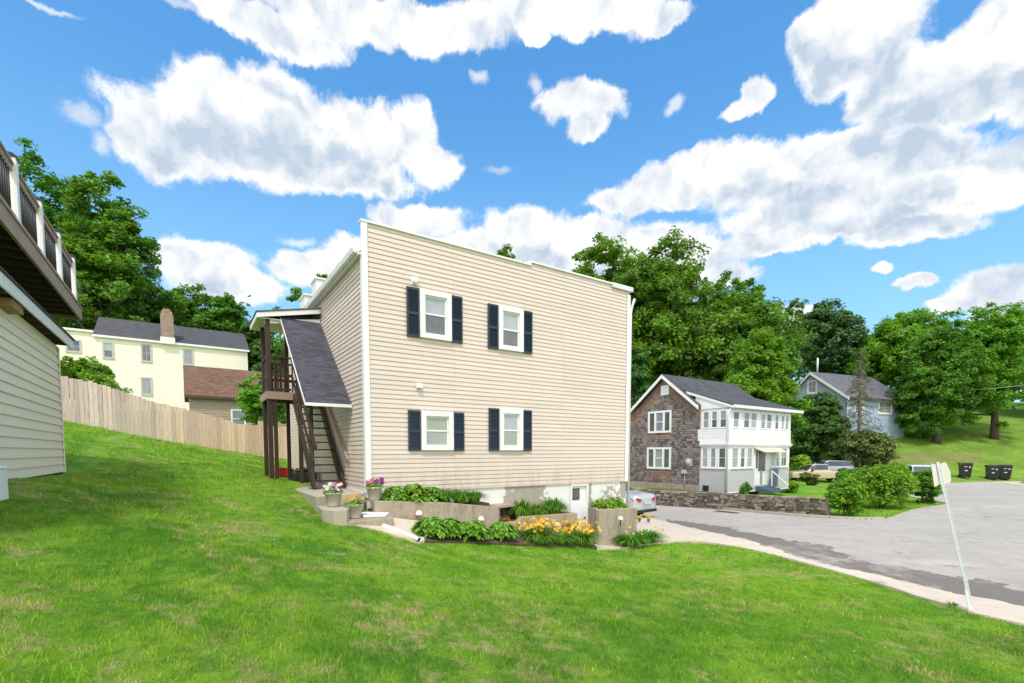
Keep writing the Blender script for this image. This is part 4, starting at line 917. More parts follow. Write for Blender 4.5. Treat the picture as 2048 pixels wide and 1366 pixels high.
# ---- blue house on the bank
UF = Frame(33.06, 48.0, math.radians(22)); uz = 1.4
bh = frame_thing(UF, uz, 'blue_house', 'blue grey house with a white trimmed gable up on the grassy bank', 'house')
def u_(z): return z-uz
yl, zl = UF.hx(1572, 797, 0); yp, zp = UF.hx(1624, 746, 0); xr, zr_ = UF.hy(1812, 797, 0); ze = 5.55
b = MB(); b.prism([(0, 0, 0), (0, yl, 0), (0, yl, u_(ze)), (0, yp, u_(zp)), (0, 0, u_(ze))], (xr, 0, 0)); b.build('wall', 'siding_b', bh)
b = MB(); b.prism([(-.3, -.35, u_(ze-.28)), (-.3, yp, u_(zp)), (-.3, yp, u_(zp)+.12), (-.3, -.35, u_(ze-.16))], (xr+.6, 0, 0)); b.prism([(-.3, yl+.35, u_(ze-.28)), (-.3, yp, u_(zp)), (-.3, yp, u_(zp)+.12), (-.3, yl+.35, u_(ze-.16))], (xr+.6, 0, 0)); b.build('roof', 'roofgrey', bh)
b = MB(); b.prism([(-.36, -.4, u_(ze-.5)), (-.36, yp, u_(zp-.18)), (-.36, yp, u_(zp)+.08), (-.36, -.4, u_(ze-.22))], (.055, 0, 0)); b.prism([(-.361, yl+.4, u_(ze-.5)), (-.361, yp+.001, u_(zp-.18)), (-.361, yp+.001, u_(zp)+.08), (-.361, yl+.4, u_(ze-.22))], (.055, 0, 0)); b.build('rake_board', 'white', bh)
b = MB(); b.box(-.3, xr+.3, -.42, -.36, u_(ze-.38), u_(ze-.2)); b.build('gutter', 'darkwood', bh)
b = MB(); b.box(-.04, .1, -.04, -.001, 0, u_(ze-.3)); b.build('corner_trim', 'white', bh)
ya, za = UF.hx(1615, 762, 0); yb2, zb2 = UF.hx(1634, 786, 0); dh_window(bh, yb2, ya, u_(zb2), u_(za), 'glass_blind', 'glass_blind', case=.14, axis='x', sgn=-1, off=0, mull=1)
ya, za = UF.hx(1592, 805, 0); yb2, zb2 = UF.hx(1608, 826, 0); dh_window(bh, yb2, ya, u_(zb2), u_(za), 'glass', 'glass', case=.14, axis='x', sgn=-1, off=0)
xa, za = UF.hy(1757, 800, 0); xb, zb2 = UF.hy(1783, 829, 0); dh_window(bh, xa, xb, u_(zb2), u_(za), 'glass_grey', 'glass_curtain', case=.16, off=0, mull=1)
xa, za = UF.hy(1710, 800, 0); xb, zb2 = UF.hy(1726, 829, 0); dh_window(bh, xa, xb, u_(zb2), u_(za), 'glass', 'glass', case=.16, off=0)
b = MB(); b.tube([(1.2, yp+.3, u_(zp)), (1.2, yp+.3, u_(zp)+1.7)], .09, 8); b.build('vent_pipe', 'gal', bh)

# ================================================================ STONE WALL
W0 = Vector((6.15, 28.4)); W1 = Vector((12.45, 19.05)); wd = (W1-W0).normalized(); wn = Vector((wd.y, -wd.x))
sw = thing('stone_wall', 'low dry stone wall holding up the grass in front of the shingle house', 'wall', (W1.x, W1.y, H(W1.x, W1.y)))
def swp(s_, d_, z): p = W0+wd*s_+wn*d_; return (p.x-W1.x, p.y-W1.y, z-sw.location.z)
Lw = (W1-W0).length; tz0, tz1 = -2.12, -1.83
b = MB(); nrow = 8; rs = random.Random(3)
for r_ in range(nrow):
    s_ = 0
    while s_ < Lw-.02:
        w = rs.choice((rs.uniform(.08, .18), rs.uniform(.12, .38)))*(1.0 if r_ < nrow-1 else 1.5); w = min(w, Lw-s_); f = s_/Lw; top = tz0+(tz1-tz0)*f; p = W0+wd*s_; g = H(p.x, p.y)-.05
        wv = lambda rr, ss: (g+(top-g)*rr/nrow)+(.04*math.sin(ss*2.3+rr*2.1)+.03*math.sin(ss*6.3+rr*3))*(0 < rr < nrow); z0_ = wv(r_, s_+w/2); z1_ = wv(r_+1, s_+w/2); g_ = .012; o_ = rs.uniform(-.06, .03)
        j = lambda: rs.uniform(-.022, .022)
        vs = [swp(s_+g_+j(), .0+o_, z0_+g_+j()), swp(s_+w-g_+j(), .0+o_, z0_+g_+j()), swp(s_+w-g_+j(), .0+o_, z1_-g_+j()), swp(s_+g_+j(), .0+o_, z1_-g_+j())]
        vs += [swp(s_+g_, -.3, z0_+g_), swp(s_+w-g_, -.3, z0_+g_), swp(s_+w-g_, -.3, z1_-g_), swp(s_+g_, -.3, z1_-g_)]
        if False: pass
        b.add(vs, [(0, 1, 2, 3), (0, 4, 5, 1), (1, 5, 6, 2), (2, 6, 7, 3), (3, 7, 4, 0)]); s_ += w
# the face must look at the street: flip offset direction if needed
cen = W0.lerp(W1, .5); face = cen+wn*.1
stones = b.build('stones', 'stone', sw, .022)
b = MB(); g0 = H(W0.x, W0.y)-.1; g1 = H(W1.x, W1.y)-.1
vs = [swp(0, -.05, g0), swp(Lw, -.05, g1), swp(Lw, -.05, tz1-.05), swp(0, -.05, tz0-.05), swp(0, -.4, g0), swp(Lw, -.4, g1), swp(Lw, -.4, tz1-.05), swp(0, -.4, tz0-.05)]
b.add(vs, [(0, 1, 2, 3), (7, 6, 5, 4), (0, 4, 5, 1), (1, 5, 6, 2), (2, 6, 7, 3), (3, 7, 4, 0)]); b.build('mortar', 'mortar', sw)
# grassy yard behind the wall
yp_ = [tuple(W0+wd*(-1)), tuple(W1), HF.w(4.2, -4.6), HF.w(11, -4.5), HF.w(12, 8), HF.w(-1, 12), (4.6, 36)]

# ================================================================ BINS
def bin_(label, px, py, Y):
    x, _, z = at(px, py, Y); z = H(x, Y)+.03
    r = thing('wheeled_bin', label, 'trash bin', (x, Y, z), math.atan2(x, Y)*-1*.7, 'black wheeled bins at the far edge of the road')
    b = MB(); h = 1.0
    for (z0, z1, w0, w1) in ((.06, h, .25, .31),):
        vs = [(sx*w0, sy*w0*1.05, z0) for sx, sy in ((-1, -1), (1, -1), (1, 1), (-1, 1))]+[(sx*w1, sy*w1*1.1, z1) for sx, sy in ((-1, -1), (1, -1), (1, 1), (-1, 1))]
        b.add(vs, [(0, 3, 2, 1), (4, 5, 6, 7), (0, 1, 5, 4), (1, 2, 6, 5), (2, 3, 7, 6), (3, 0, 4, 7)])
    b.box(-.33, .33, -.36, .36, h-.06, h); b.build('body', 'binblack', r, .02)
    b = MB(); b.prism([(-.34, -.38, h+.004), (-.34, .38, h+.004), (-.34, .36, h+.07), (-.34, .1, h+.10), (-.34, -.3, h+.07)], (.68, 0, 0)); b.build('lid', 'binblack', r, .012)
    b = MB(); b.tube([(-.3, .42, h-.02), (.3, .42, h-.02)], .018, 8); b.build('handle', 'binblack', r)
    for sx in (-.27, .27):
        b = MB(); b.tube([(sx-.03, .28, .11), (sx+.03, .28, .11)], .11, 16); b.build('wheel', 'tyre', r)
    r.scale = (1.18, 1.1, 1.12)
    b = MB(); b.box(-.12, .04, -.328, -.32, .80, .86); b.box(.12, .20, -.328, -.32, .74, .86); b.box(-.08, .06, -.315, -.30, .5, .58); b.build('marking', 'sticker', r)
    return r
bn = bin_('black wheeled bin standing alone with red tab, nearest the leaning sign', 1929, 965, 39.0)
b = MB(); b.box(-.36, -.29, -.40, -.30, .97, 1.05); b.build('red_tab', 'red', bn)
bin_('left one of the two black wheeled bins standing side by side', 1983, 964, 39.6)
bin_('right one of the two black wheeled bins standing side by side', 2008, 964, 39.9)

# ================================================================ LEANING SIGN
sx_, sy_, sz_ = ghit(1944, 1224)
top = at(1876, 930, sy_+.15)
sg = thing('sign_post', 'leaning galvanised sign post with two blank sign backs beside the pavement', 'sign', (sx_, sy_, sz_))
tp = Vector((top[0]-sx_, top[1]-sy_, top[2]-sz_)); b = MB()
def chan(b, a, c, w=.046, dp=.022):
    a = Vector(a); c = Vector(c); b.bar(a, c, w*.55, .006, up=(0, 1, 0)); 
    for s_ in (-1, 1):
        o = Vector((s_*w*.40, -.008, 0)); b.bar(a+o, c+o, w*.28, .008, up=(s_*.6, 1, 0))
chan(b, tp*.16, tp*1.02); p_ = b.build('post', 'gal', sg)
b = MB(); chan(b, (0.012, .012, -.1), tp*.24+Vector((.012, .012, 0)), .07); b.build('stub', 'gal', sg)
b = MB()
for k in range(22):
    c = tp*(.2+.036*k); b.lathe([(0, .0), (.005, 0)], 6, (0, 0, 0)); vs = b.v[-12:]; b.v[-12:] = [(c.x+v[0], c.y-.013, c.z+v[1]) for v in vs]
b.build('bolt_holes', 'black', p_)
def plate(name, px, corners, Y, lab=None, yoff=0.):
    pts = [at(x, y, Y+dy) for x, y, dy in corners]; b = MB(); b.prism([(p[0]-sx_, p[1]-sy_, p[2]-sz_) for p in pts], (.004, .008, 0)); o = b.build(name, 'signback', sg)
    if lab: o['label'] = lab
plate('sign_plate', 0, [(1862, 927, -.10), (1874, 929, .02), (1881, 968, .02), (1869, 974, -.10)], sy_+.16, 'narrow rectangular sign back seen almost edge on')
plate('sign_plate', 0, [(1877, 930, .02), (1889, 924, .12), (1893, 926, .15), (1901, 944, .22), (1902, 963, .22), (1898, 966, .2), (1880, 969, .02)], sy_+.17, 'wider pale sign back with clipped corners')

# ================================================================ FLOWER POTS
def leaf_cards(cent, nrm, size, asp=.5, r_=None, bend=0.):
    """rhombus leaves; returns V, F"""
    r_ = r_ or rng; n = len(cent)
    t = r_.normal(size=(n, 3)); t -= (t*nrm).sum(1, keepdims=True)*nrm; t /= np.linalg.norm(t, axis=1, keepdims=True)+1e-9
    u = np.cross(nrm, t); s = size[:, None] if np.ndim(size) else np.full((n, 1), size)
    V = np.stack([cent-t*s, cent+u*s*asp-nrm*s*.12, cent+t*s, cent-u*s*asp-nrm*s*.12], 1).reshape(-1, 3)
    return V, np.arange(4*n).reshape(n, 4)
def petal_flower(cent, face, rad, npet=5):
    """open flower discs made of petals around face normals -> arrays"""
    Vs = []; n = len(cent)
    up = np.tile(np.array([0.01, 0.02, 1.]), (n, 1)); a = np.cross(up, face); a /= np.linalg.norm(a, axis=1, keepdims=True)+1e-9; c = np.cross(face, a)
    for k in range(npet):
        th = 2*PI*k/npet; d = a*math.cos(th)+c*math.sin(th); e = np.cross(face, d); r_ = rad[:, None]
        Vs.append(np.stack([cent, cent+d*r_*.6+e*r_*.42+face*r_*.22, cent+d*r_+face*r_*.30, cent+d*r_*.6-e*r_*.42+face*r_*.22], 1))
    V = np.concatenate(Vs, 1).reshape(-1, 3); return V, np.arange(len(V)).reshape(-1, 4)
def pot(label, px, py, z, r0, h, flowers, seed):
    x, y, _ = atz(px, py, z); r = thing('flower_pot', label, 'flower pot', (x, y, z), 0, 'beige flower pots by the corner of the tan building'); rg = np.random.default_rng(seed)
    b = MB(); R_ = r0; b.lathe([(0, 0), (R_*.68, 0), (R_*.70, .01), (R_*.94, h*.86), (R_*1.02, h*.86), (R_*1.06, h*.90), (R_*1.06, h*.99), (R_*1.0, h), (R_*.93, h*.99), (R_*.92, h*.9), (0, h*.9)], 28)
    b.build('pot', 'pot', r)
    n = 260; a = rg.random(n)*2*PI; rr = np.sqrt(rg.random(n))*R_*1.12; hh = h*.92+rg.random(n)*.13*(1.2-rr/R_/1.4)
    c = np.stack([np.cos(a)*rr, np.sin(a)*rr, hh], 1); nr = np.stack([np.cos(a)*.5, np.sin(a)*.5, np.ones(n)], 1)+rg.normal(size=(n, 3))*.5; nr /= np.linalg.norm(nr, axis=1, keepdims=True)
    V, F = leaf_cards(c, nr, .022+rg.random(n)*.02, .55, rg); np_mesh('leaves', V, F, 'leaf_hosta', r, np.repeat(rg.random(n), 4))
    for m_, cnt, a0, a1 in flowers:
        a = a0+rg.random(cnt)*(a1-a0); rr = np.sqrt(rg.random(cnt))*R_*1.15; hh = h+.05+rg.random(cnt)*.12
        c = np.stack([np.cos(a)*rr, np.sin(a)*rr, hh], 1); f = np.stack([np.cos(a)*.4, np.sin(a)*.4-.8, np.full(cnt, .7)], 1)+rg.normal(size=(cnt, 3))*.3; f /= np.linalg.norm(f, axis=1, keepdims=True)
        V, F = petal_flower(c, f, .034+rg.random(cnt)*.016); np_mesh('flowers', V, F, m_, r, np.repeat(rg.random(cnt), len(V)//cnt))
pot('beige pot of white and purple petunias on the middle step', 667, 1012, -1.05, .165, .27, [('p_white', 20, PI*.6, 2.1*PI), ('p_purple', 14, -PI*.5, PI*.4)], 1)
pot('beige pot of yellow orange pansies on the lowest step', 709, 1035, -1.27, .165, .27, [('p_yellow', 26, 0, 2*PI)], 2)
pot('beige pot of pink and purple petunias beside the white corner board', 749, 999, -1.0, .165, .27, [('p_pink', 16, PI*.55, PI*1.5), ('p_purple', 22, -PI*.5, PI*.55)], 3)

# ================================================================ PLANTS
def strap_leaves(rg, n, rad, ln, w, height, base_r):
    """arching strap leaves: each 4 quads -> V,F"""
    a = rg.random(n)*2*PI; L = ln*(.6+.5*rg.random(n)); lean = .25+.85*rg.random(n)
    segs = 5; Vs = np.zeros((n, segs+1, 2, 3)); d = np.stack([np.cos(a), np.sin(a)], 1); side = np.stack([-np.sin(a), np.cos(a)], 1)
    br = base_r*np.sqrt(rg.random(n)); b0 = d*br[:, None]*1.0
    for k in range(segs+1):
        t = k/segs; out = rad*lean*t**1.5*(L/ln); z = height*L/ln*(t*1.7-t*t*(.7+.75*lean)); ww = w*(1-t**2.2)*.5+.0008
        c = b0+d*out[:, None]
        for s_, sg_ in ((0, -1), (1, 1)):
            Vs[:, k, s_, :2] = c+side*sg_*ww; Vs[:, k, s_, 2] = z
    F = []
    base = np.arange(n)[:, None]*((segs+1)*2)
    for k in range(segs): F.append(base+np.array([k*2, k*2+1, k*2+3, k*2+2]))
    return Vs.reshape(-1, 3), np.stack(F, 1).reshape(-1, 4), np.repeat(rg.random(n), (segs+1)*2)
def hosta(label, x, y, z, r, h, n=70, seed=0, mat_='leaf_hosta', name='hosta_plant', group='leafy hosta clumps around the planters'):
    n = int(n*1.7)
    rg = np.random.default_rng(seed+50); o = thing(name, label, 'plant', (x, y, z), 0, group)
    a = rg.random(n)*2*PI; f = rg.random(n); R_ = r*(.25+.75*np.sqrt(f)); zc = h*(1.02-.72*f)+rg.normal(size=n)*.02; L = (.062+.045*rg.random(n))*(r/.4)**.5; n_ = n
    segs = 4; Vs = np.zeros((n, segs+1, 3, 3)); d0 = np.stack([np.cos(a), np.sin(a)], 1); a = a+rg.normal(size=n)*.55; d = np.stack([np.cos(a), np.sin(a)], 1); side = np.stack([-np.sin(a), np.cos(a)], 1); droop = .25+rg.random(n)*1.1
    for k in range(segs+1):
        t = k/segs; ww = (math.sin(PI*min(1, t*.92+.06))**.8)*.42; c = d0*(R_-L)[:, None]+d*(2*L*t)[:, None]
        zz_ = zc+L*(.6*t-1.5*t*t)*droop
        for s_, sg_ in ((0, -1), (1, 0), (2, 1)):
            Vs[:, k, s_, :2] = c+side*(sg_*ww*L*1.25)[:, None]; Vs[:, k, s_, 2] = zz_+(abs(sg_))*L*.16
    base = np.arange(n)[:, None]*((segs+1)*3); F = []
    for k in range(segs):
        for s_ in (0, 1): F.append(base+np.array([k*3+s_, k*3+s_+1, k*3+s_+4, k*3+s_+3]))
    np_mesh('leaves', Vs.reshape(-1, 3), np.stack(F, 1).reshape(-1, 4), mat_, o, np.repeat(rg.random(n), (segs+1)*3), True)
    b = MB()
    for k in range(0, n, 3): b.tube([(0, 0, 0), (d[k][0]*R_[k]*.5, d[k][1]*R_[k]*.5, zc[k]*.7), (d[k][0]*(R_[k]-L[k]), d[k][1]*(R_[k]-L[k]), zc[k])], .004, 4, cap=False)
    b.build('stems', 'leaf_lily', o); return o
def lily(label, x, y, z, r, h, blooms, seed, fl='p_orange', n=170, group='daylily clumps in front of the planter walls', name='daylily', bw=.022):
    rg = np.random.default_rng(seed+90); o = thing(name, label, 'plant', (x, y, z), 0, group)
    V, F, t = strap_leaves(rg, n, r, 1., bw, h, r*.35); np_mesh('leaves', V, F, 'leaf_lily', o, t, True)
    if blooms:
        a = rg.random(blooms)*2*PI; rr = np.sqrt(rg.random(blooms))*r*.85; hh = h*(.80+.48*rg.random(blooms))*(1.08-.25*(rr/r)); c = np.stack([np.cos(a)*rr, np.sin(a)*rr, hh], 1)
        f = np.stack([np.cos(a)*.6, np.sin(a)*.6-.5, np.full(blooms, .55)], 1)+rg.normal(size=(blooms, 3))*.35; f /= np.linalg.norm(f, axis=1, keepdims=True)
        rad_ = .032+rg.random(blooms)*.022; tn = rg.random(blooms)
        if blooms > 100:
            V, F = petal_flower(c, f, rad_, 6); np_mesh('flowers', V, F, fl, o, np.repeat(tn, len(V)//blooms))
        else:
            for k in range(blooms):
                V, F = petal_flower(c[k:k+1], f[k:k+1], rad_[k:k+1], 6); np_mesh('flower', V, F, fl, o, np.repeat(tn[k], len(V)))
        b = MB()
        for k in range(0, blooms, 2): b.tube([(c[k][0]*.3, c[k][1]*.3, 0), (c[k][0]*.8, c[k][1]*.8, c[k][2]*.6), tuple(c[k])], .005, 4, cap=False)
        b.build('stems', 'leaf_lily', o)
    return o
def bf(x, y): return BF.w(x, y)
# upper left planter: hostas then grassy clumps
for i, (lx, r, h, nm) in enumerate(((.50, .30, .40, 'leafy green hosta next to the pink petunia pot on the left planter'), (.92, .33, .44, 'full green hosta in the middle of the left planter'), (1.32, .30, .38, 'darker hosta at the right end of the hosta row on the left planter'))):
    x, y = bf(lx, -.33); hosta(nm, x, y, -1.18, r, h, 120, i)
for i, (lx, r, h, nm) in enumerate(((1.68, .34, .46, 'tall grassy clump with dry seed heads below the left windows'), (2.08, .36, .44, 'broad grassy clump in the left planter before the second window'), (2.46, .36, .36, 'drooping grassy clump at the low right end of the left planter'))):
    x, y = bf(lx, -.32); lily(nm, x, y, -1.20, r, h, 0, i+10, n=420, group='grassy clumps on the left planter', name='grassy_clump', bw=.020)
# middle planter
for i, (lx, r, h, nm) in enumerate(((3.86, .36, .66, 'bushy green clump at the left end of the middle planter'), (4.38, .34, .50, 'smallest green clump in the centre of the middle planter'), (4.95, .42, .64, 'rounded green clump beside the basement door'))):
    x, y = bf(lx, -.28); lily(nm, x, y, -1.74, r, h, 0, i+20, n=480, group='green clumps in the middle planter', name='green_clump', bw=.034)
x, y = bf(3.25, -.45); hosta('small bronze leaved plant under the basement window', x, y, -1.80, .16, .20, 26, 77, 'leaf_fall', 'bronze_plant', None)
# right planter
for i, (lx, nm) in enumerate(((6.75, 'hosta at the left end of the right planter'), (7.2, 'hosta at the right end of the right planter'))):
    x, y = bf(lx, -.3); hosta(nm, x, y, -1.72, .36, .34, 100, 30+i)
# ground hostas
for i, (px, py, r, h, nm) in enumerate(((862, 1074, .35, .34, 'large hosta at the foot of the white drain pipe'), (903, 1077, .36, .34, 'large hosta in the middle of the row at the lawn edge'), (945, 1079, .36, .34, 'large hosta third along the row at the lawn edge'), (1003, 1080, .33, .35, 'pale edged hosta left of the orange daylilies'))):
    x, y, z = ghit(px, py); hosta(nm, x, y, z, r, h, 190, 40+i)
LB = [(1075, 1086, .62, .46, 96, 'left clump of orange daylilies in full bloom'), (1124, 1088, .42, .36, 5, 'low daylily clump with few flowers between the two orange ones'), (1160, 1088, .62, .48, 96, 'right clump of orange daylilies before the white basement door'), ((7.0, -1.12), 0, .58, .42, 6, 'daylily clump with a few yellow flowers below the right planter'), ((7.72, -1.10), 0, .58, .42, 4, 'daylily clump nearest the silver car')]
for i, (px, py, r, h, bl, nm) in enumerate(LB):
    if isinstance(px, tuple): x, y = bf(*px); z = H(x, y)+.05
    else: x, y, z = ghit(px, py)
    lily(nm, x, y, z, r, h, bl, 60+i, n=430, bw=.034)
# orange flowers by the car
for i, (px, nm) in enumerate(((1279, 'low orange flower cluster under the left tail lamp of the silver car'), (1297, 'low orange flower cluster under the licence plate of the silver car'))):
    x, y = at(px, 1040, 18.0)[:2]; lily(nm, x, y, H(x, y)+.08, .11, .22, 10, 70+i, n=26, group='orange flowers near the silver car', name='orange_flower')
# red bucket like object and dark box behind stair posts
x, y = bf(-.62, 5.9); r = thing('toy_wagon', 'red plastic wagon standing on the slab behind the stair posts', 'wagon', (x, y, -.87), ANG)
b = MB(); b.prism([(-.42, -.28, .10), (.10, -.28, .10), (.12, -.28, .36), (-.34, -.28, .42), (-.46, -.28, .24)], (0, .56, 0)); b.build('body', 'red', r, .03)
for sx in (-.3, 0.0):
    for sy in (-.29, .29): b = MB(); b.tube([(sx, sy-.02, .09), (sx, sy+.02, .09)], .09, 14); b.build('wheel', 'black', r)
x, y = bf(-.40, 4.6); r = thing('storage_bag', 'black storage bag lying under the stair treads', 'bag', (x, y, -.87), ANG)
b = MB(); b.box(-.32, .30, -.25, .25, 0, .30); b.prism([(-.28, -.2, .30), (.26, -.2, .30), (.15, -.2, .42), (-.2, -.2, .40)], (0, .4, 0)); b.build('bag', 'black', r, .06)

# ================================================================ TREES
def unit(n, rg):
    v = rg.normal(size=(n, 3)); return v/np.linalg.norm(v, axis=1, keepdims=True)
def crown_mesh(name, parent, lobes, leaf, nclump, ncard, mat_, rg, flat=.62, clump_r=.13, asp=.55, gap=.0, burst=.13):
    """lobes: list of (cx,cy,cz,rx,ry,rz)"""
    lob = np.array(lobes); vol = (lob[:, 3]*lob[:, 4]*lob[:, 5])**(2/3); pr = vol/vol.sum()
    idx = rg.choice(len(lob), nclump, p=pr); d = unit(nclump, rg); d[:, 2] = np.where((d[:, 2] < -.25) & (rg.random(nclump) < .6), -d[:, 2], d[:, 2])
    rad = .45+.55*rg.random(nclump)**.45+np.where(rg.random(nclump) < burst, .28*rg.random(nclump), 0); C = lob[idx, :3]+d*lob[idx, 3:]*rad[:, None]
    size = lob[idx, 3:].mean(1)*clump_r*(1.6+1.4*rg.random(nclump))
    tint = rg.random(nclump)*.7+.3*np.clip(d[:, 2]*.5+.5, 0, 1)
    n = nclump*ncard; ci = np.repeat(np.arange(nclump), ncard)
    e = unit(n, rg)*(rg.random(n)**.5)[:, None]; e[:, 2] *= flat; P = C[ci]+e*size[ci][:, None]; P[:, 2] -= (e[:, 0]**2+e[:, 1]**2)*size[ci]*.25
    nr = unit(n, rg)*.8+np.array([0, 0, .75])+d[ci]*.45; nr /= np.linalg.norm(nr, axis=1, keepdims=True)
    V, F = leaf_cards(P, nr, leaf*(.6+.8*rg.random(n)), asp, rg)
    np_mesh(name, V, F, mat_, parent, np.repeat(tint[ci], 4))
    return C
def tree(name, label, x, y, ztop, width, seed, mat_='leaf', leaf=.2, nclump=260, ncard=46, trunk=None, low=.25, lobes_n=9, group=None, zbase=None, shape='round', depth=None, clump_r=.13):
    rg = np.random.default_rng(seed); zb_ = H(x, y) if zbase is None else zbase; h = ztop-zb_; o = thing(name, label, 'tree', (x, y, zb_-.1), 0, group)
    W_ = width/2; lobes = []; c0 = h*low; ch = h-c0
    for k in range(lobes_n):
        t = (k+.5)/lobes_n; zc = c0+ch*(.16+.68*t)
        if shape == 'round': env = math.sin(PI*min(.97, (t*.78+.20)))**.7
        elif shape == 'cone': env = (1-t)**.8+.12
        else: env = .55+.45*math.sin(PI*t)
        a = rg.random()*2*PI+k*2.4; rr = W_*env*.48
        s_ = W_*env*(.50+.18*rg.random()); lobes.append((math.cos(a)*rr, math.sin(a)*rr, zc, s_, s_, min(ch*.20+s_*.25, s_*1.1)))
    lobes.append((0, 0, h-ch*.15, W_*.50, W_*.50, ch*.17)); lobes.append((W_*.3*math.cos(seed), W_*.3*math.sin(seed), h-ch*.26, W_*.42, W_*.42, ch*.17)); lobes.append((-W_*.35*math.cos(seed), -W_*.3*math.sin(seed), h-ch*.32, W_*.45, W_*.45, ch*.18)); lobes.append((0, 0, c0+ch*.45, W_*.6, W_*.6, ch*.30))
    if depth: lobes = [(a, b_*depth, c, d, e*depth, f) for a, b_, c, d, e, f in lobes]
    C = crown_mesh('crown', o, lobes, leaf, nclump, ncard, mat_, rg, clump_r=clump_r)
    tr = trunk or h*.022+.06; b = MB(); lean = rg.normal(size=2)*h*.02
    pts = [(0, 0, -.2), (lean[0]*.2, lean[1]*.2, h*.15), (lean[0]*.6, lean[1]*.6, h*.4), (lean[0], lean[1], h*.62), (lean[0]*1.1, lean[1]*1.1, h*.85)]
    b.tube(pts, [tr*1.35, tr, tr*.75, tr*.45, tr*.12], 10)
    b.build('trunk', 'bark', o)
    b = MB(); sel = rg.choice(len(C), min(18, len(C)), replace=False)
    for i in sel:
        c = C[i]; zs = min(h*.8, max(h*low*.9, c[2]*.62)); f = zs/h; p0 = Vector((lean[0]*f, lean[1]*f, zs)); p2 = Vector(c); p1 = p0.lerp(p2, .5)+Vector((0, 0, -.04*h)); b.tube([p0, p1, p2], [tr*.42*(1.1-f), tr*.24*(1.1-f), tr*.05], 6)
    b.build('limbs', 'bark', o)
    return o
def ptree(label, pxc, pyt, pxw, Y, seed, name='maple_tree', **k):
    x, _, zt = at(pxc, pyt, Y); k['nclump'] = int(k.get('nclump', 260)*1.35); k['ncard'] = int(k.get('ncard', 46)*1.7); k['leaf'] = k.get('leaf', .2)*.72; return tree(name, label, x, Y, zt, pxw*Y/966, seed, **k)
GL = 'trees behind the yellow house'; GM = 'trees behind the shingle house'; GR = 'trees on the right hand bank'
ptree('maple filling the gap between the deck and the brick chimney', 205, 355, 205, 48, 41, group=GL, leaf=.27, nclump=330, ncard=50, low=.1, lobes_n=11, clump_r=.12)
ptree('tallest maple towering over the left end of the yellow house', 45, 312, 300, 50, 1, group=GL, leaf=.27, nclump=520, ncard=52, low=.12, lobes_n=13, clump_r=.11)
ptree('tall tree whose crown begins at the left photo edge behind the deck', -60, 350, 300, 52, 2, group=GL, leaf=.27, nclump=300, low=.15)
ptree('dark broad tree between the tall maple and the brick chimney', 262, 545, 190, 56, 3, group=GL, mat_='leaf_d', leaf=.26, nclump=300, low=.15)
ptree('round tree rising right behind the brick chimney', 372, 575, 170, 58, 4, group=GL, leaf=.26, nclump=300, low=.15)
ptree('round tree above the right end of the yellow house roof', 455, 592, 130, 57, 5, group=GL, leaf=.25, nclump=240, low=.1)
ptree('dark tree seen beside the right gable of the yellow house', 512, 640, 110, 50, 6, group=GL, mat_='leaf_d', leaf=.24, nclump=240, low=.05)
ptree('loose light tree rising above the landing roof', 598, 580, 120, 44, 7, group=GL, leaf=.20, nclump=120, ncard=40, low=.2)
ptree('tree top peeking beside the white chimneys', 655, 540, 80, 46, 8, group=GL, leaf=.2, nclump=130, ncard=40, low=.2)
ptree('dark tree filling the gap behind the stair landing', 590, 690, 150, 47, 9, group=GL, mat_='leaf_d', leaf=.24, nclump=280, low=.02)
ptree('small maple sapling overhanging the fence beside the stair posts', 520, 750, 120, 28.5, 10, name='small_tree', leaf=.13, nclump=150, ncard=50, low=.12, mat_='leaf_l', lobes_n=7)
ptree('leafy shrub tree behind the left end of the fence', 168, 712, 150, 26, 11, name='small_tree', leaf=.13, nclump=150, ncard=46, low=.05, mat_='leaf_l', lobes_n=7)
ptree('tree top just showing above the parapet of the tan building', 1018, 495, 110, 40, 12, leaf=.2, nclump=200, low=.2, group=GM)
ptree('tall maple nearest the right corner of the tan building', 1205, 484, 235, 52, 13, group=GM, leaf=.26, nclump=520, ncard=52, low=.05, lobes_n=12, mat_='leaf', clump_r=.11)
ptree('pale leaved maple filling between the two tallest maples', 1272, 505, 225, 57, 31, group=GM, leaf=.26, nclump=400, ncard=50, low=.05, lobes_n=12, mat_='leaf_l', clump_r=.12)
ptree('tall dark maple behind the shingle house ridge', 1345, 488, 275, 54, 14, group=GM, leaf=.26, nclump=560, ncard=52, low=.05, lobes_n=13, mat_='leaf', clump_r=.11)
ptree('broad maple right of the tallest pair', 1465, 556, 215, 56, 15, group=GM, leaf=.26, nclump=460, ncard=50, low=.05, lobes_n=11, clump_r=.11)
ptree('bright green young maple above the porch roof', 1522, 662, 160, 43, 16, group=GM, leaf=.2, nclump=400, ncard=52, low=.02, mat_='leaf_l', clump_r=.12)
ptree('low dark tree beside the left gable of the shingle house', 1275, 700, 110, 42, 17, group=GM, leaf=.2, nclump=260, low=.0, mat_='leaf_d')
ptree('thin wispy tree behind the maple row', 1585, 600, 100, 62, 18, group=GM, leaf=.22, nclump=110, ncard=34, low=.3, mat_='leaf_d')
ptree('dark pine with layered branches above the blue house', 1655, 603, 130, 66, 19, name='pine_tree', group=GM, leaf=.24, nclump=330, ncard=44, low=.18, mat_='leaf_pine', shape='col')
ptree('thin tree right of the dark pine', 1722, 672, 80, 64, 20, group=GR, leaf=.22, nclump=150, ncard=40, low=.1, mat_='leaf_l')
ptree('broad maple rising beyond the right end of the blue house', 1835, 622, 220, 62, 21, group=GR, leaf=.26, nclump=460, ncard=48, low=.15, lobes_n=12, mat_='leaf_l', clump_r=.11)
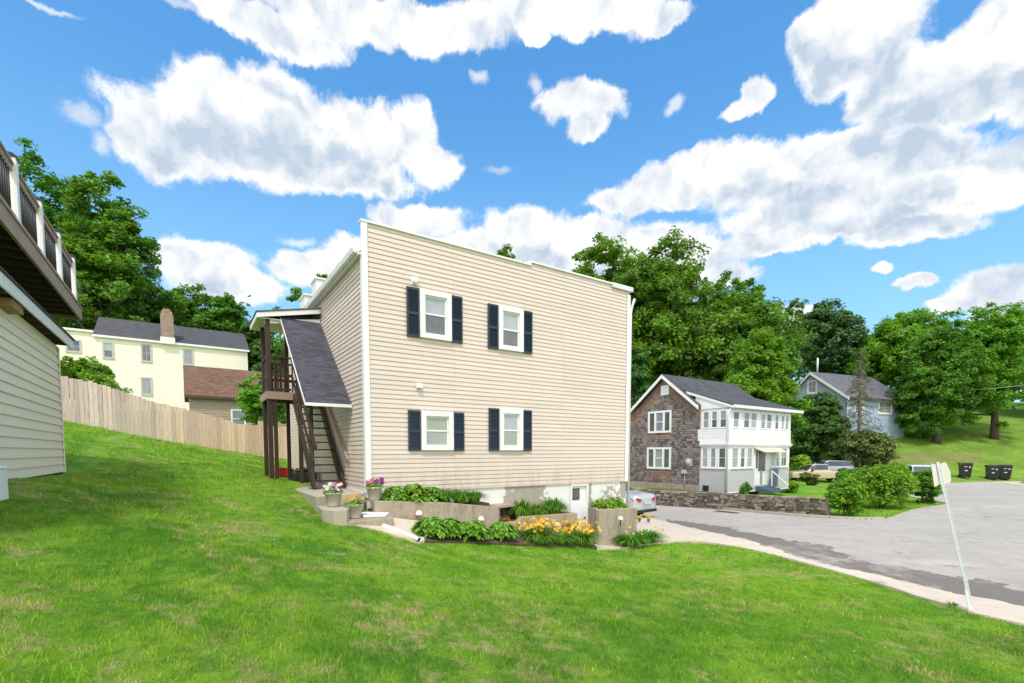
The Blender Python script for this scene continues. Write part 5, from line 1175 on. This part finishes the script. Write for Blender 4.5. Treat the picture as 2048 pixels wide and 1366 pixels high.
ptree('maple standing on the bank with a dark shaded trunk', 1886, 652, 165, 49.5, 22, group=GR, leaf=.19, nclump=560, ncard=50, low=.02, lobes_n=12, trunk=.30, clump_r=.11)
ptree('right hand maple on the bank cut by the photo edge', 2005, 608, 200, 50, 23, group=GR, leaf=.2, nclump=520, ncard=50, low=.10, lobes_n=12, trunk=.30, mat_='leaf_l', clump_r=.11)
ptree('farther tree between the two bank maples', 1945, 640, 130, 66, 24, group=GR, leaf=.24, nclump=240, low=.1)
ptree('tree beyond the right photo edge on the bank', 2120, 640, 190, 58, 25, group=GR, leaf=.24, nclump=220, low=.1)
ptree('leafy tree filling the corner between the porch and the blue house', 1640, 785, 120, 47.5, 26, group=GR, leaf=.18, nclump=420, ncard=50, low=.04, mat_='leaf_d', clump_r=.12)
# far wood that reads as one mass
rg = np.random.default_rng(99); lobes = []
for k in range(90):
    a = -62+124*k/89; R_ = 92+rg.random()*14; x = math.sin(math.radians(a))*R_; y = math.cos(math.radians(a))*R_; z = H(x, y); hh = 7+rg.random()*4+(4 if a < -10 else 0)
    lobes.append((x, y, z+hh*.45, 5.5, 5.5, hh*.6))
oo = crown_mesh('distant_wood', None, lobes, .42, 1500, 34, 'leaf_d', rg, clump_r=.28)
for o in bpy.data.objects:
    if o.name == 'distant_wood': tag(o, 'band of distant woodland behind the houses', 'woodland', kind='stuff')
# dead spruce
def spruce(x, y, ztop, label):
    zb_ = H(x, y); h = ztop-zb_; o = thing('dead_spruce', label, 'tree', (x, y, zb_-.05)); rg = random.Random(5)
    b = MB(); b.tube([(0, 0, -.1), (.05, 0, h*.5), (0, 0, h)], [.16, .10, .02], 8); b.build('trunk', 'deadbark', o)
    b = MB(); cards = []
    for k in range(150):
        t = .12+.86*k/150; z = h*t; L = (1-t)*h*.27+.15; a = rg.random()*2*PI; e = Vector((math.cos(a)*L, math.sin(a)*L, z-L*.25)); p0 = Vector((0, 0, z)); m = p0.lerp(e, .5)+Vector((0, 0, -L*.05)); b.tube([p0, m, e], [.03, .018, .006], 4, cap=False)
        for j in range(7):
            f = .25+.75*rg.random(); c = p0.lerp(e, f); sd_ = Vector((-math.sin(a), math.cos(a), 0))*(rg.choice((-1, 1))*L*.28)+Vector((0, 0, -L*.22)); b.tube([c, c+sd_], [.012, .004], 3, cap=False); cards.append(c+sd_*.5)
    b.build('branches', 'deadbark', o)
    r2 = np.random.default_rng(3); C = np.array([tuple(c) for c in cards for _ in range(5)]); C = C+r2.normal(size=C.shape)*.14; n = len(C); keep = (r2.random(n) < np.where(C[:, 2] < h*.30, 1., .28)); C = C[keep]; n = len(C)
    nr = unit(n, r2); V, F = leaf_cards(C, nr, .10+.06*r2.random(n), .3, r2); np_mesh('needles', V, F, 'leaf_brown', o, np.repeat(r2.random(n), 4))
x, _, zt = at(1724, 695, 44.5); spruce(x, 44.5, zt, 'dying grey brown spruce standing in front of the blue house')
# bushes
def bush(label, px, pyb, pxw, pyt, Y, seed, mat_='leaf_hedge', leaf=.055, nclump=190, ncard=90, name='bush', group=None):
    x, _, zt = at(px, pyt, Y); zb_ = H(x, Y); W_ = pxw*Y/966/2; h = max(.3, zt-zb_); rg = np.random.default_rng(seed+300); o = thing(name, label, 'bush', (x, Y, zb_), 0, group)
    lobes = [(0, 0, h*.46, W_*.82, W_*.78, h*.46)]
    for k in range(5): a = k*2*PI/5+rg.random(); lobes.append((math.cos(a)*W_*.34, math.sin(a)*W_*.32, h*(.40+.22*rg.random()), W_*.42, W_*.40, h*.34))
    crown_mesh('foliage', o, lobes, leaf, nclump, ncard, mat_, rg, clump_r=.13, burst=0)
    b = MB()
    for k in range(9): a = k*.7; b.tube([(math.cos(a)*.06, math.sin(a)*.06, -.05), (math.cos(a)*W_*.3, math.sin(a)*W_*.3, h*.35), (math.cos(a)*W_*.55, math.sin(a)*W_*.5, h*.65)], [.025, .016, .006], 5, cap=False)
    b.build('stems', 'bark', o); return o
GB = 'rounded bushes on the island beside the stone wall'
bush('yellow green bush touching the end of the stone wall', 1695, 1030, 84, 953, 19.3, 1, group=GB)
bush('largest rounded bush in the middle of the island', 1768, 1012, 128, 922, 21.6, 2, group=GB, nclump=300)
bush('darker bush on the island nearest the leaning sign', 1853, 1000, 62, 934, 23.2, 3, group=GB, mat_='leaf')
bush('bush behind the middle island bush nearest the beige pickup', 1712, 985, 70, 930, 24.5, 8, group=GB)
bush('round shrub at the white porch corner left of the house steps', 1487, 985, 38, 962, 24.6, 4, leaf=.06, nclump=80, group='shrubs along the porch of the shingle house', mat_='leaf')
bush('small dark shrub next to the blue house steps', 1512, 984, 26, 958, 25.8, 5, leaf=.06, nclump=70, group='shrubs along the porch of the shingle house', mat_='leaf')
bush('light green shrub right of the porch steps', 1578, 975, 38, 958, 28.6, 6, leaf=.06, nclump=80, group='shrubs along the porch of the shingle house')
bush('scruffy shrub in front of the beige pickup', 1618, 958, 46, 942, 33, 7, leaf=.07, nclump=60, mat_='leaf_brown', group='scruffy shrubs by the pickup')
bush('green scruffy shrub behind the tail of the beige pickup', 1690, 955, 34, 932, 34, 9, leaf=.08, nclump=100, mat_='leaf', group='scruffy shrubs by the pickup')
bush('brown leaning bush at the foot of the dying spruce', 1735, 925, 110, 855, 43.5, 10, leaf=.13, nclump=200, mat_='leaf_brown', group='bushes below the blue house')
bush('dark green bush left of the brown one below the blue house', 1695, 925, 70, 868, 44.5, 11, leaf=.13, nclump=160, mat_='leaf_d', group='bushes below the blue house')
bush('green undergrowth against the chain fence right of the porch', 1600, 935, 50, 908, 43, 12, leaf=.13, nclump=140, group='bushes below the blue house')

# ================================================================ VEHICLES
def cubic(P, m):
    n = len(P); out = []
    for i in range(n-1):
        p0, p1, p2, p3 = P[max(i-1, 0)], P[i], P[i+1], P[min(i+2, n-1)]
        for k in range(m): t = k/m; out.append(.5*(2*p1+(p2-p0)*t+(2*p0-5*p1+4*p2-p3)*t*t+(3*p1-p0-3*p2+p3)*t**3))
    out.append(P[-1]); return np.array(out)
def car(name, label, cat, x, y, z, rz, paint, stations, glass, wheels, wr, group=None, extra=None, scale=1.):
    """stations: (x, hw, zbot, zbelt, hwtop, ztop); ring from bottom centre to roof centre"""
    o = thing(name, label, cat, (x, y, z), rz, group); rings = []
    for sx, hw, zb_, zl_, ht, zt_ in stations:
        rings.append([(sx, 0, zb_), (sx, hw*.9, zb_), (sx, hw, zb_+.3*(zl_-zb_)), (sx, hw*.99, zl_-.06), (sx, hw*.95, zl_), (sx, ht, zt_-.05*(zt_-zl_)-.01), (sx, ht*.80, zt_), (sx, 0, zt_+.02)])
    A = np.array(rings, float); m = 4
    A = cubic(A, m); A = np.array([cubic(r_, m) for r_ in A]); nu, nv = A.shape[:2]
    full = np.concatenate([A, (A*np.array([1, -1, 1]))[:, ::-1][:, 1:]], 1); nv2 = full.shape[1]
    bV = full.reshape(-1, 3); fb = []; fg = []
    for i in range(nu-1):
        for j in range(nv2-1):
            u = (i+.5)/m; v = (j+.5)/m; v = v if v < 7 else 14-v
            q_ = (i*nv2+j, (i+1)*nv2+j, (i+1)*nv2+j+1, i*nv2+j+1)
            (fg if glass(u, v) else fb).append(q_)
    caps = [tuple(range(nv2)), tuple((nu-1)*nv2+j for j in range(nv2))[::-1]]
    b = MB(); b.add(bV, fb+caps, 0, True); b.build('body', paint, o)
    b = MB(); b.add(bV, fg, 0, True); b.build('windows', 'carglass', o)
    for wx in wheels:
        for s_ in (-1, 1):
            hw = max(s[1] for s in stations)
            b = MB(); b.lathe([(wr*.62, -.10), (wr*.95, -.11), (wr, -.06), (wr, .06), (wr*.95, .11), (wr*.62, .10)], 24); b.v = [(wx+p[0], s_*(hw-.10)+p[2], wr+p[1]) for p in b.v]; w = b.build('wheel', 'tyre', o)
            b = MB(); b.lathe([(0, .07), (wr*.25, .10), (wr*.6, .075), (wr*.63, .10)], 24); b.v = [(wx+p[0], s_*(hw-.10)+s_*p[2], wr+p[1]) for p in b.v]; b.build('rim', 'rim', w)
    if extra: extra(o)
    o.scale = (scale,)*3
    return o
# sedan: x forward
sed = [(-2.40, .62, .45, .92, .50, .96), (-2.30, .84, .28, .98, .66, 1.08), (-1.85, .90, .22, 1.00, .70, 1.12), (-1.45, .91, .20, .98, .66, 1.18), (-.75, .91, .18, .96, .60, 1.42), (.10, .91, .18, .94, .60, 1.46), (.75, .91, .18, .93, .58, 1.38), (1.35, .90, .20, .92, .68, 1.0), (1.95, .87, .22, .84, .66, .90), (2.35, .72, .30, .66, .55, .72)]
def g_sed(u, v):
    if 3.0 < u < 3.95 and v > 5.4: return True
    if 6.1 < u < 6.9 and v > 5.4: return True
    return 3.6 < u < 6.6 and 4.25 < v < 5.1 and not (4.95 < u < 5.1)
def ex_sed(o):
    for s_ in (-1, 1):
        b = MB(); b.prism([(-2.32, s_*.84, .80), (-2.44, s_*.66, .79), (-2.46, s_*.42, .80), (-2.45, s_*.42, .90), (-2.42, s_*.66, .96), (-2.24, s_*.86, .95)], (.06, 0, 0)); b.build('tail_lamp', 'taillight', o)
        b = MB(); b.box(2.25, 2.37, s_*.45, s_*.72, .60, .68); b.build('headlight', 'lamp', o)
        b = MB(); b.box(.55, .70, s_*.92, s_*1.04, .92, 1.04); b.build('mirror', 'silver', o)
    b = MB(); b.box(-2.49, -2.44, -.25, .25, .66, .80); b.build('licence_plate', 'plate', o)
    b = MB(); b.box(-2.45, -2.30, -.72, .72, .30, .42); b.build('bumper_insert', 'black', o)
rzc = math.atan2(.83104, -.55621)+.10; x, y, z = at(1286, 1034, 20.1); x += math.cos(rzc)*2.1; y += math.sin(rzc)*2.1
car('parked_car', 'silver sedan seen from behind, parked past the right corner of the tan building', 'car', x, y, H(x, y)+.03, rzc, 'silver', sed, g_sed, (-1.42, 1.38), .32, extra=ex_sed, scale=.94)
# pickup
pk = [(-2.85, .86, .48, 1.08, .80, 1.10), (-2.75, .92, .42, 1.12, .84, 1.14), (-1.4, .94, .38, 1.12, .84, 1.14), (-1.0, .94, .36, 1.12, .74, 1.30), (-.85, .94, .34, 1.12, .68, 1.76), (.0, .94, .34, 1.10, .68, 1.82), (.6, .94, .34, 1.08, .66, 1.74), (1.2, .93, .36, 1.08, .72, 1.16), (2.1, .92, .38, 1.04, .74, 1.10), (2.6, .84, .42, .92, .70, .98)]
def g_pk(u, v):
    if 6.1 < u < 6.9 and v > 5.4: return True
    return 3.9 < u < 6.5 and 4.25 < v < 5.1 and not (4.9 < u < 5.05)
def ex_pk(o):
    for s_ in (-1, 1):
        b = MB(); b.box(2.5, 2.62, s_*.5, s_*.82, .78, .95); b.build('headlight', 'lamp', o)
        b = MB(); b.box(.75, .92, s_*.95, s_*1.14, 1.08, 1.28); b.build('mirror', 'black', o)
        b = MB(); b.box(-2.88, -2.8, s_*.70, s_*.88, .8, 1.06); b.build('tail_lamp', 'taillight', o)
    b = MB(); b.box(2.58, 2.70, -.85, .85, .46, .62); b.build('bumper', 'rim', o)
x, y, z = at(1631, 946, 39.5); car('pickup_truck', 'beige pickup truck parked behind the scruffy shrubs right of the porch', 'truck', x, y, H(x, y), PI-.10, 'goldpaint', pk, g_pk, (-1.85, 1.65), .38, extra=ex_pk, scale=.78)
suv = [(-2.3, .80, .42, .98, .70, 1.02), (-2.2, .90, .34, 1.02, .64, 1.60), (-1.4, .92, .30, 1.02, .66, 1.72), (.0, .92, .28, 1.0, .66, 1.74), (.6, .92, .28, .98, .64, 1.64), (1.2, .91, .30, .98, .70, 1.06), (1.9, .88, .32, .90, .70, .98), (2.3, .76, .40, .76, .6, .84)]
def g_suv(u, v): return (.6 < u < 4.8 and 4.25 < v < 5.1 and not (2.4 < u < 2.55)) or (4.1 < u < 4.9 and v > 5.4)
x, y, z = at(1657, 938, 43.5); car('parked_car', 'grey car parked behind the beige pickup with only its roof and windows showing', 'car', x, y, H(x, y)+.02, PI-.1, 'greypaint', suv, g_suv, (-1.4, 1.4), .34, scale=.80); print('H suv', H(x, y))
x, y, z = at(1838, 940, 35.5); car('parked_van', 'white van top showing over the bushes left of the sign plates', 'van', x, y, H(x, y)-.02, -2.0, 'whitepaint', suv, g_suv, (-1.4, 1.4), .34, scale=.88)

# ================================================================ SMALL THINGS
# chain link fence right of the porch
pa = at(1600, 900, 42.5); pb = at(1690, 872, 46); r = thing('chain_fence', 'sagging grey chain link fence on the bank right of the porch', 'fence', (pa[0], pa[1], H(pa[0], pa[1])))
b = MB(); nseg = 26; L0 = Vector((pa[0], pa[1])); L1 = Vector((pb[0], pb[1])); zb_ = r.location.z
for k in range(nseg+1):
    p = L0.lerp(L1, k/nseg); g = H(p.x, p.y)-zb_; p = p-L0
    for s_ in (-1, 1):
        p2 = (L1-L0)*min(1, max(0, (k+s_*1.2)/nseg)); b.tube([(p.x, p.y, g), (p2.x, p2.y, g+1.1)], .008, 3, cap=False)
b.build('mesh', 'gal', r)
for k in range(4):
    p = (L1-L0)*k/3; g = H(p.x+L0.x, p.y+L0.y)-zb_; b = MB(); b.tube([(p.x, p.y, g-.1), (p.x, p.y, g+1.2)], .03, 8); b.build('post', 'gal', r)
# overhead cable
a = Vector(at(1800, 783, 52)); c = Vector(at(2230, 742, 40)); r = thing('overhead_cable', 'thin pale cable strung in front of the right hand trees', 'cable', tuple(a)); b = MB()
b.tube([tuple((c-a)*(k/16)+Vector((0, 0, -.9*math.sin(PI*k/16)*.6))) for k in range(17)], .022, 5); b.build('wire', 'cable', r)
# storm drain in the far kerb
x, y, z = ghit(1455, 1026); r = thing('storm_drain', 'dark storm drain slot in the kerb below the stone wall', 'drain', (x, y, z+.02), math.atan2(wd.y, wd.x)); 
b = MB(); b.box(-.55, .55, -.16, .16, 0, .03); b.build('grate', 'black', r)
b = MB(); b.box(-.6, .6, -.2, .2, -.02, .015); b.build('frame', 'brickedge', r)
# grass tuft round the sign foot
x, y, z = sx_-.10, sy_+.22, sz_
lily('weedy grass tuft at the bolted foot of the sign post', x, y, z, .12, .12, 0, 200, n=40, group=None, name='grass_tuft', bw=.01)

# ================================================================ LAWN GRASS
EX = [path_poly, road_poly, apron, [BF.w(-1.16, -.36), BF.w(-.98, -1.36), BF.w(.12, -1.4), BF.w(.3, -.5), BF.w(8, -.9), BF.w(8.1, 9.4), BF.w(-.1, 9.3), BF.w(-.6, 8.), BF.w(-1.12, 3.2)],
      [GF.w(.02, .1), GF.w(.02, -9), GF.w(-6, -9), GF.w(-6, .1)]]
def blades(nper, r0, r1, hgt, wid, rg, xlim=1.16):
    # wedge seen from the lawn: distance r0..r1
    area = (r1**2-r0**2)*xlim; n = int(area*nper)
    y = np.sqrt(r0**2+(r1**2-r0**2)*rg.random(n)); x = (rg.random(n)*2-1)*xlim*y
    k = np.ones(n, bool)
    for e in EX: k &= ~inside(e, x, y)
    s_ = (x-A0.x)*dirv.y-(y-A0.y)*dirv.x; k &= s_ > .05
    x, y = x[k], y[k]; n = len(x)
    # bare earth near the garage foot and thinner straw spots
    lx = (x-GF.o[0])*GF.R[0]+(y-GF.o[1])*GF.R[1]; k = rg.random(n) < np.clip((lx-.1)/.55, 0, 1)+(lx < -.1)*1.0*(y > 10); x, y = x[k], y[k]; n = len(x)
    z = Harr(x, y)+(.012*np.sin(x*2.1+1.3*np.sin(y*1.7))+.010*np.sin(y*2.9+x*.7))-.018
    patch_ = .5+.5*np.sin(x*3.1+np.sin(y*2.3)*2)*np.sin(y*3.7+np.sin(x*1.9)*2)
    h = hgt*(.5+.8*rg.random(n)**1.5)*(.65+.75*patch_); a = rg.random(n)*2*PI; ln = h*(.3+.7*rg.random(n)); w = wid*(.6+.8*rg.random(n))
    dx, dy = np.cos(a), np.sin(a); a2 = rg.random(n)*2*PI; sx, sy = np.cos(a2)*w, np.sin(a2)*w
    V = np.zeros((n, 5, 3)); V[:, 0] = np.stack([x-sx, y-sy, z], 1); V[:, 1] = np.stack([x+sx, y+sy, z], 1)
    mx, my, mz = x+dx*ln*.3, y+dy*ln*.3, z+h*.6; V[:, 2] = np.stack([mx+sx*.75, my+sy*.75, mz], 1); V[:, 3] = np.stack([mx-sx*.75, my-sy*.75, mz], 1); V[:, 4] = np.stack([x+dx*ln, y+dy*ln, z+h*.92], 1)
    return V
rg = np.random.default_rng(11)
Vs = [blades(3000, 1.9, 3.6, .046, .0021, rg), blades(2100, 3.6, 6.0, .046, .0028, rg), blades(1050, 6.0, 10.5, .048, .0040, rg), blades(330, 10.5, 17, .06, .007, rg), blades(130, 17, 25, .07, .012, rg)]
V = np.concatenate(Vs); n = len(V); I = np.arange(n)[:, None]*5
me = bpy.data.meshes.new('lawn_grass'); me.vertices.add(n*5); me.vertices.foreach_set('co', V.astype(np.float32).ravel())
L4 = (I+np.array([0, 1, 2, 3, 3, 2, 4])).astype(np.int32); me.loops.add(n*7); me.loops.foreach_set('vertex_index', L4.ravel())
ls = (np.arange(n)[:, None]*7+np.array([0, 4])).astype(np.int32).ravel(); lt = np.tile(np.array([4, 3], dtype=np.int32), n)
me.polygons.add(n*2); me.polygons.foreach_set('loop_start', ls); me.polygons.foreach_set('loop_total', lt); me.update(calc_edges=True); me.materials.append(M['blade'])
o = bpy.data.objects.new('lawn_grass', me); COL.objects.link(o); tag(o, 'mown green grass with straw patches covering the sloping lawn', 'grass', kind='stuff')
rgc = np.random.default_rng(5); yy = np.sqrt(4+rgc.random(700)*110); xx = (rgc.random(700)*2-1)*1.1*yy; kk = (np.sin(xx*.9+2)*np.sin(yy*.8+xx*.3)+rgc.random(700)*.9 > 1.25)
for e in EX: kk &= ~inside(e, xx, yy)
xx, yy = xx[kk], yy[kk]; zc_ = Harr(xx, yy)+.045; rr_ = .005+.004*rgc.random(len(xx)); Vc = []
for k in range(len(xx)):
    Vc.append([(xx[k]+dx_*rr_[k], yy[k]+dy_*rr_[k], zc_[k]+dz_*rr_[k]) for dx_, dy_, dz_ in ((1, 0, 0), (0, 1, 0), (-1, 0, 0), (0, -1, 0), (0, 0, 1), (0, 0, -1))])
Vc = np.array(Vc).reshape(-1, 3); Fc = (np.arange(len(xx))[:, None, None]*6+np.array([(0, 1, 4), (1, 2, 4), (2, 3, 4), (3, 0, 4), (1, 0, 5), (2, 1, 5), (3, 2, 5), (0, 3, 5)])[None]).reshape(-1, 3)
oc = np_mesh('clover_flowers', Vc, Fc, 'lamp'); tag(oc, 'tiny white clover flowers dotted through the near lawn', 'clover', kind='stuff')

# ================================================================ SKY, SUN, CAMERA
SUN_EL, SX, SY = math.radians(57), -.06, -.99
w = bpy.data.worlds.new('World'); sc.world = w; w.use_nodes = True; t = w.node_tree; t.nodes.clear()
class WT(NT):
    def __init__(s, tree): s.t = tree
T = WT(t)
out = T.n('ShaderNodeOutputWorld'); bg = T.n('ShaderNodeBackground'); T.l(bg.outputs[0], out.inputs[0])
sky = T.n('ShaderNodeTexSky', sky_type='NISHITA'); sky.sun_disc = False; sky.sun_elevation = SUN_EL; sky.sun_rotation = math.atan2(SX, SY); sky.altitude = 50; sky.air_density = 1.0; sky.dust_density = .6; sky.ozone_density = 2.0
g = T.n('ShaderNodeTexCoord').outputs['Generated']; nrm = T.n('ShaderNodeVectorMath', operation='NORMALIZE'); T.l(g, nrm.inputs[0]); s3 = T.sep(nrm.outputs[0])
az = T.math('ARCTAN2', s3[0], s3[1]); el = T.math('ARCSINE', s3[2])
cmb = T.n('ShaderNodeCombineXYZ'); T.l(az, cmb.inputs[0]); T.l(el, cmb.inputs[1]); pv = cmb.outputs[0]
def azel(px, py):
    a = ray(px, py); n_ = math.sqrt(a[0]**2+a[1]**2+a[2]**2); return math.atan2(a[0], a[1]), math.asin(a[2]/n_)
# clouds: (px, py, rx, ry, weight)
CL = [(330, 285, 120, 85), (440, 215, 120, 100), (560, 220, 110, 100), (540, 300, 330, 82), (700, 280, 160, 95), (830, 255, 52, 70), (860, 325, 75, 55), (650, 350, 230, 40),
      (560, 65, 170, 50), (450, 25, 80, 45), (760, 40, 330, 65), (860, 75, 130, 35), (1120, 35, 270, 55), (1330, 35, 65, 40), (1075, 90, 25, 22),
      (1165, 205, 105, 48), (1175, 250, 45, 35), (1505, 190, 42, 45), (1480, 220, 50, 25), (1720, 70, 150, 95), (1640, 60, 80, 80), (1790, 165, 110, 90), (1900, 130, 110, 80), (1680, 130, 100, 60), (1840, 170, 170, 80), (1990, 90, 120, 100), (1900, 210, 200, 50), (2070, 160, 120, 90),
      (1400, 350, 180, 60), (1260, 395, 100, 32), (1560, 350, 200, 70), (1700, 300, 100, 45), (1800, 330, 170, 75), (1700, 400, 330, 70), (1960, 360, 140, 80), (1640, 460, 270, 38), (1560, 490, 100, 25), (1830, 460, 150, 34), (2060, 330, 90, 60),
      (838, 440, 105, 40), (1060, 465, 110, 55), (1190, 470, 110, 50), (1310, 480, 130, 42), (1010, 520, 280, 60), (1280, 520, 200, 60), (1400, 560, 120, 40),
      (415, 520, 130, 52), (470, 570, 130, 45), (640, 540, 100, 45), (340, 500, 50, 30), (700, 500, 60, 35),
      (1830, 570, 50, 16), (1760, 548, 32, 15), (1990, 575, 120, 50), (2040, 620, 120, 60), (1580, 640, 80, 25), (1900, 610, 60, 20), (1550, 660, 140, 30)]
WISP = [(160, 230, 48, 38), (195, 280, 35, 25), (960, 153, 24, 13), (997, 328, 34, 18), (1355, 210, 18, 22), (100, 5, 80, 12), (1070, 178, 14, 26), (600, 480, 45, 14), (355, 5, 60, 14)]
# domain warp
def vnoise(vec, scale, detail, rough=.55):
    x = T.n('ShaderNodeTexNoise'); x.inputs['Scale'].default_value = scale; x.inputs['Detail'].default_value = detail; x.inputs['Roughness'].default_value = rough; T.l(vec, x.inputs['Vector']); return x
def vadd(a, b_, k):
    x = T.n('ShaderNodeVectorMath', operation='SUBTRACT'); T.l(b_, x.inputs[0]); x.inputs[1].default_value = (.5, .5, .5)
    y = T.n('ShaderNodeVectorMath', operation='MULTIPLY_ADD'); T.l(x.outputs[0], y.inputs[0]); y.inputs[1].default_value = (k, k, 0); T.l(a, y.inputs[2]); return y.outputs[0]
w1 = vnoise(pv, 5.5, 3, .55); w2 = vnoise(pv, 20, 5, .62)
pw = vadd(vadd(pv, w1.outputs[1], .050), w2.outputs[1], .036)
def field(blobs, vec):
    acc = None
    for px, py, rx, ry in blobs:
        a0, e0 = azel(px, py); a1, _ = azel(px+rx, py); a2, _ = azel(px-rx, py); _, e1 = azel(px, py-ry); _, e2 = azel(px, py+ry)
        sx_2 = 2/abs(a1-a2); sy_2 = 2/abs(e1-e2)
        m = T.n('ShaderNodeVectorMath', operation='MULTIPLY_ADD'); T.l(vec, m.inputs[0]); m.inputs[1].default_value = (sx_2, sy_2, 0); m.inputs[2].default_value = (-a0*sx_2, -e0*sy_2, 0)
        l = T.n('ShaderNodeVectorMath', operation='LENGTH'); T.l(m.outputs[0], l.inputs[0])
        if acc is None: acc = l.outputs[1]
        else:
            mm = T.n('ShaderNodeMath', operation='SMOOTH_MIN'); T.l(acc, mm.inputs[0]); T.l(l.outputs[1], mm.inputs[1]); mm.inputs[2].default_value = .22; acc = mm.outputs[0]
    return acc
dC = field(CL, pw); dW = field(WISP, pw)
fb = vnoise(pw, 22, 10, .68).outputs[0]
# unseen generic clouds behind the viewer, made dense and extra bright as fill light
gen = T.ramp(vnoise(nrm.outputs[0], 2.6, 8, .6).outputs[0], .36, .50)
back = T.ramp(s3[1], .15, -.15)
dens = T.math('ADD', T.math('SUBTRACT', .99, dC), T.math('MULTIPLY', T.math('SUBTRACT', fb, .5), .85))
alpha = T.ramp(dens, -.04, .26); 
densW = T.math('ADD', T.math('SUBTRACT', 1.0, dW), T.math('MULTIPLY', T.math('SUBTRACT', fb, .5), 1.4)); alphaW = T.ramp(densW, .0, .8, 0, .62)
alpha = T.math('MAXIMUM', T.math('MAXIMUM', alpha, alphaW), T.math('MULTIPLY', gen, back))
# relief: thickness noise compared with the same noise a little towards the sun (up)
sh1 = T.n('ShaderNodeVectorMath', operation='ADD'); T.l(pw, sh1.inputs[0]); sh1.inputs[1].default_value = (.008, -.030, 0)
nA = vnoise(pw, 9, 6, .55).outputs[0]; nB = vnoise(sh1.outputs[0], 9, 6, .55).outputs[0]
rel = T.math('MULTIPLY', T.math('SUBTRACT', nA, nB), 2.6)
up_ = T.n('ShaderNodeVectorMath', operation='ADD'); T.l(pw, up_.inputs[0]); up_.inputs[1].default_value = (0, .055, 0)
dU = field([c_ for c_ in CL if c_[2]*c_[3] > 5500], up_.outputs[0])
base = T.ramp(dU, 1.0, .45)
thick = T.ramp(dens, .05, .55)
big = T.ramp(vnoise(pv, 7, 4, .5).outputs[0], .40, .66)
shade = T.math('ADD', T.math('MULTIPLY', thick, T.math('ADD', T.math('MULTIPLY', big, .34), T.math('MULTIPLY', base, .68))), T.math('MULTIPLY', rel, 1.5), clamp=True)
ccol = T.mix(T.math('MULTIPLY', back, .8), T.mix(shade, (1.10, 1.10, 1.09), (.56, .67, .81)), (2.15, 2.08, 1.98))  # clouds behind the viewer boosted beyond the visible ones to lift ambient light
SKS = .15
skm = T.mix(1., sky.outputs[0], (SKS, SKS, SKS), 'MULTIPLY')
grd = T.ramp(el, 0., 1.0); tint = T.mix(grd, (.95, 1.50, 1.62), (.78, 1.68, 2.08)); skc = T.mix(T.ramp(el, .62, -.02, 0, .62), T.mix(1., skm, tint, 'MULTIPLY'), (.42, .72, .96))
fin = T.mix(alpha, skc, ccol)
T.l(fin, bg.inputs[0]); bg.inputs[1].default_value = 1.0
try: w.cycles.sampling_method = 'MANUAL'; w.cycles.sample_map_resolution = 512
except Exception: pass

sl = bpy.data.lights.new('sun', 'SUN'); sl.energy = 2.5; sl.angle = math.radians(4.0); sl.color = (1.0, .955, .89)
so = bpy.data.objects.new('sun', sl); COL.objects.link(so)
hd = Vector((SX, SY)).normalized(); sd_ = Vector((hd.x*math.cos(SUN_EL), hd.y*math.cos(SUN_EL), math.sin(SUN_EL))); so.rotation_euler = sd_.to_track_quat('Z', 'Y').to_euler(); so.location = (0, -5, 30)

cam = bpy.data.cameras.new('camera'); cam.sensor_width = 36; cam.lens = 36*FX/2048; cam.shift_y = (CY-683)/2048; cam.clip_end = 3000; cam.clip_start = .05
co = bpy.data.objects.new('camera', cam); COL.objects.link(co); co.rotation_euler = (PI/2-TH, 0, 0); co.location = (0, 0, 0); sc.camera = co
sc.view_settings.view_transform = 'Standard'; sc.view_settings.look = 'None'; sc.view_settings.exposure = 0; sc.view_settings.gamma = 1
sc.cycles.max_bounces = 6; sc.cycles.transparent_max_bounces = 4
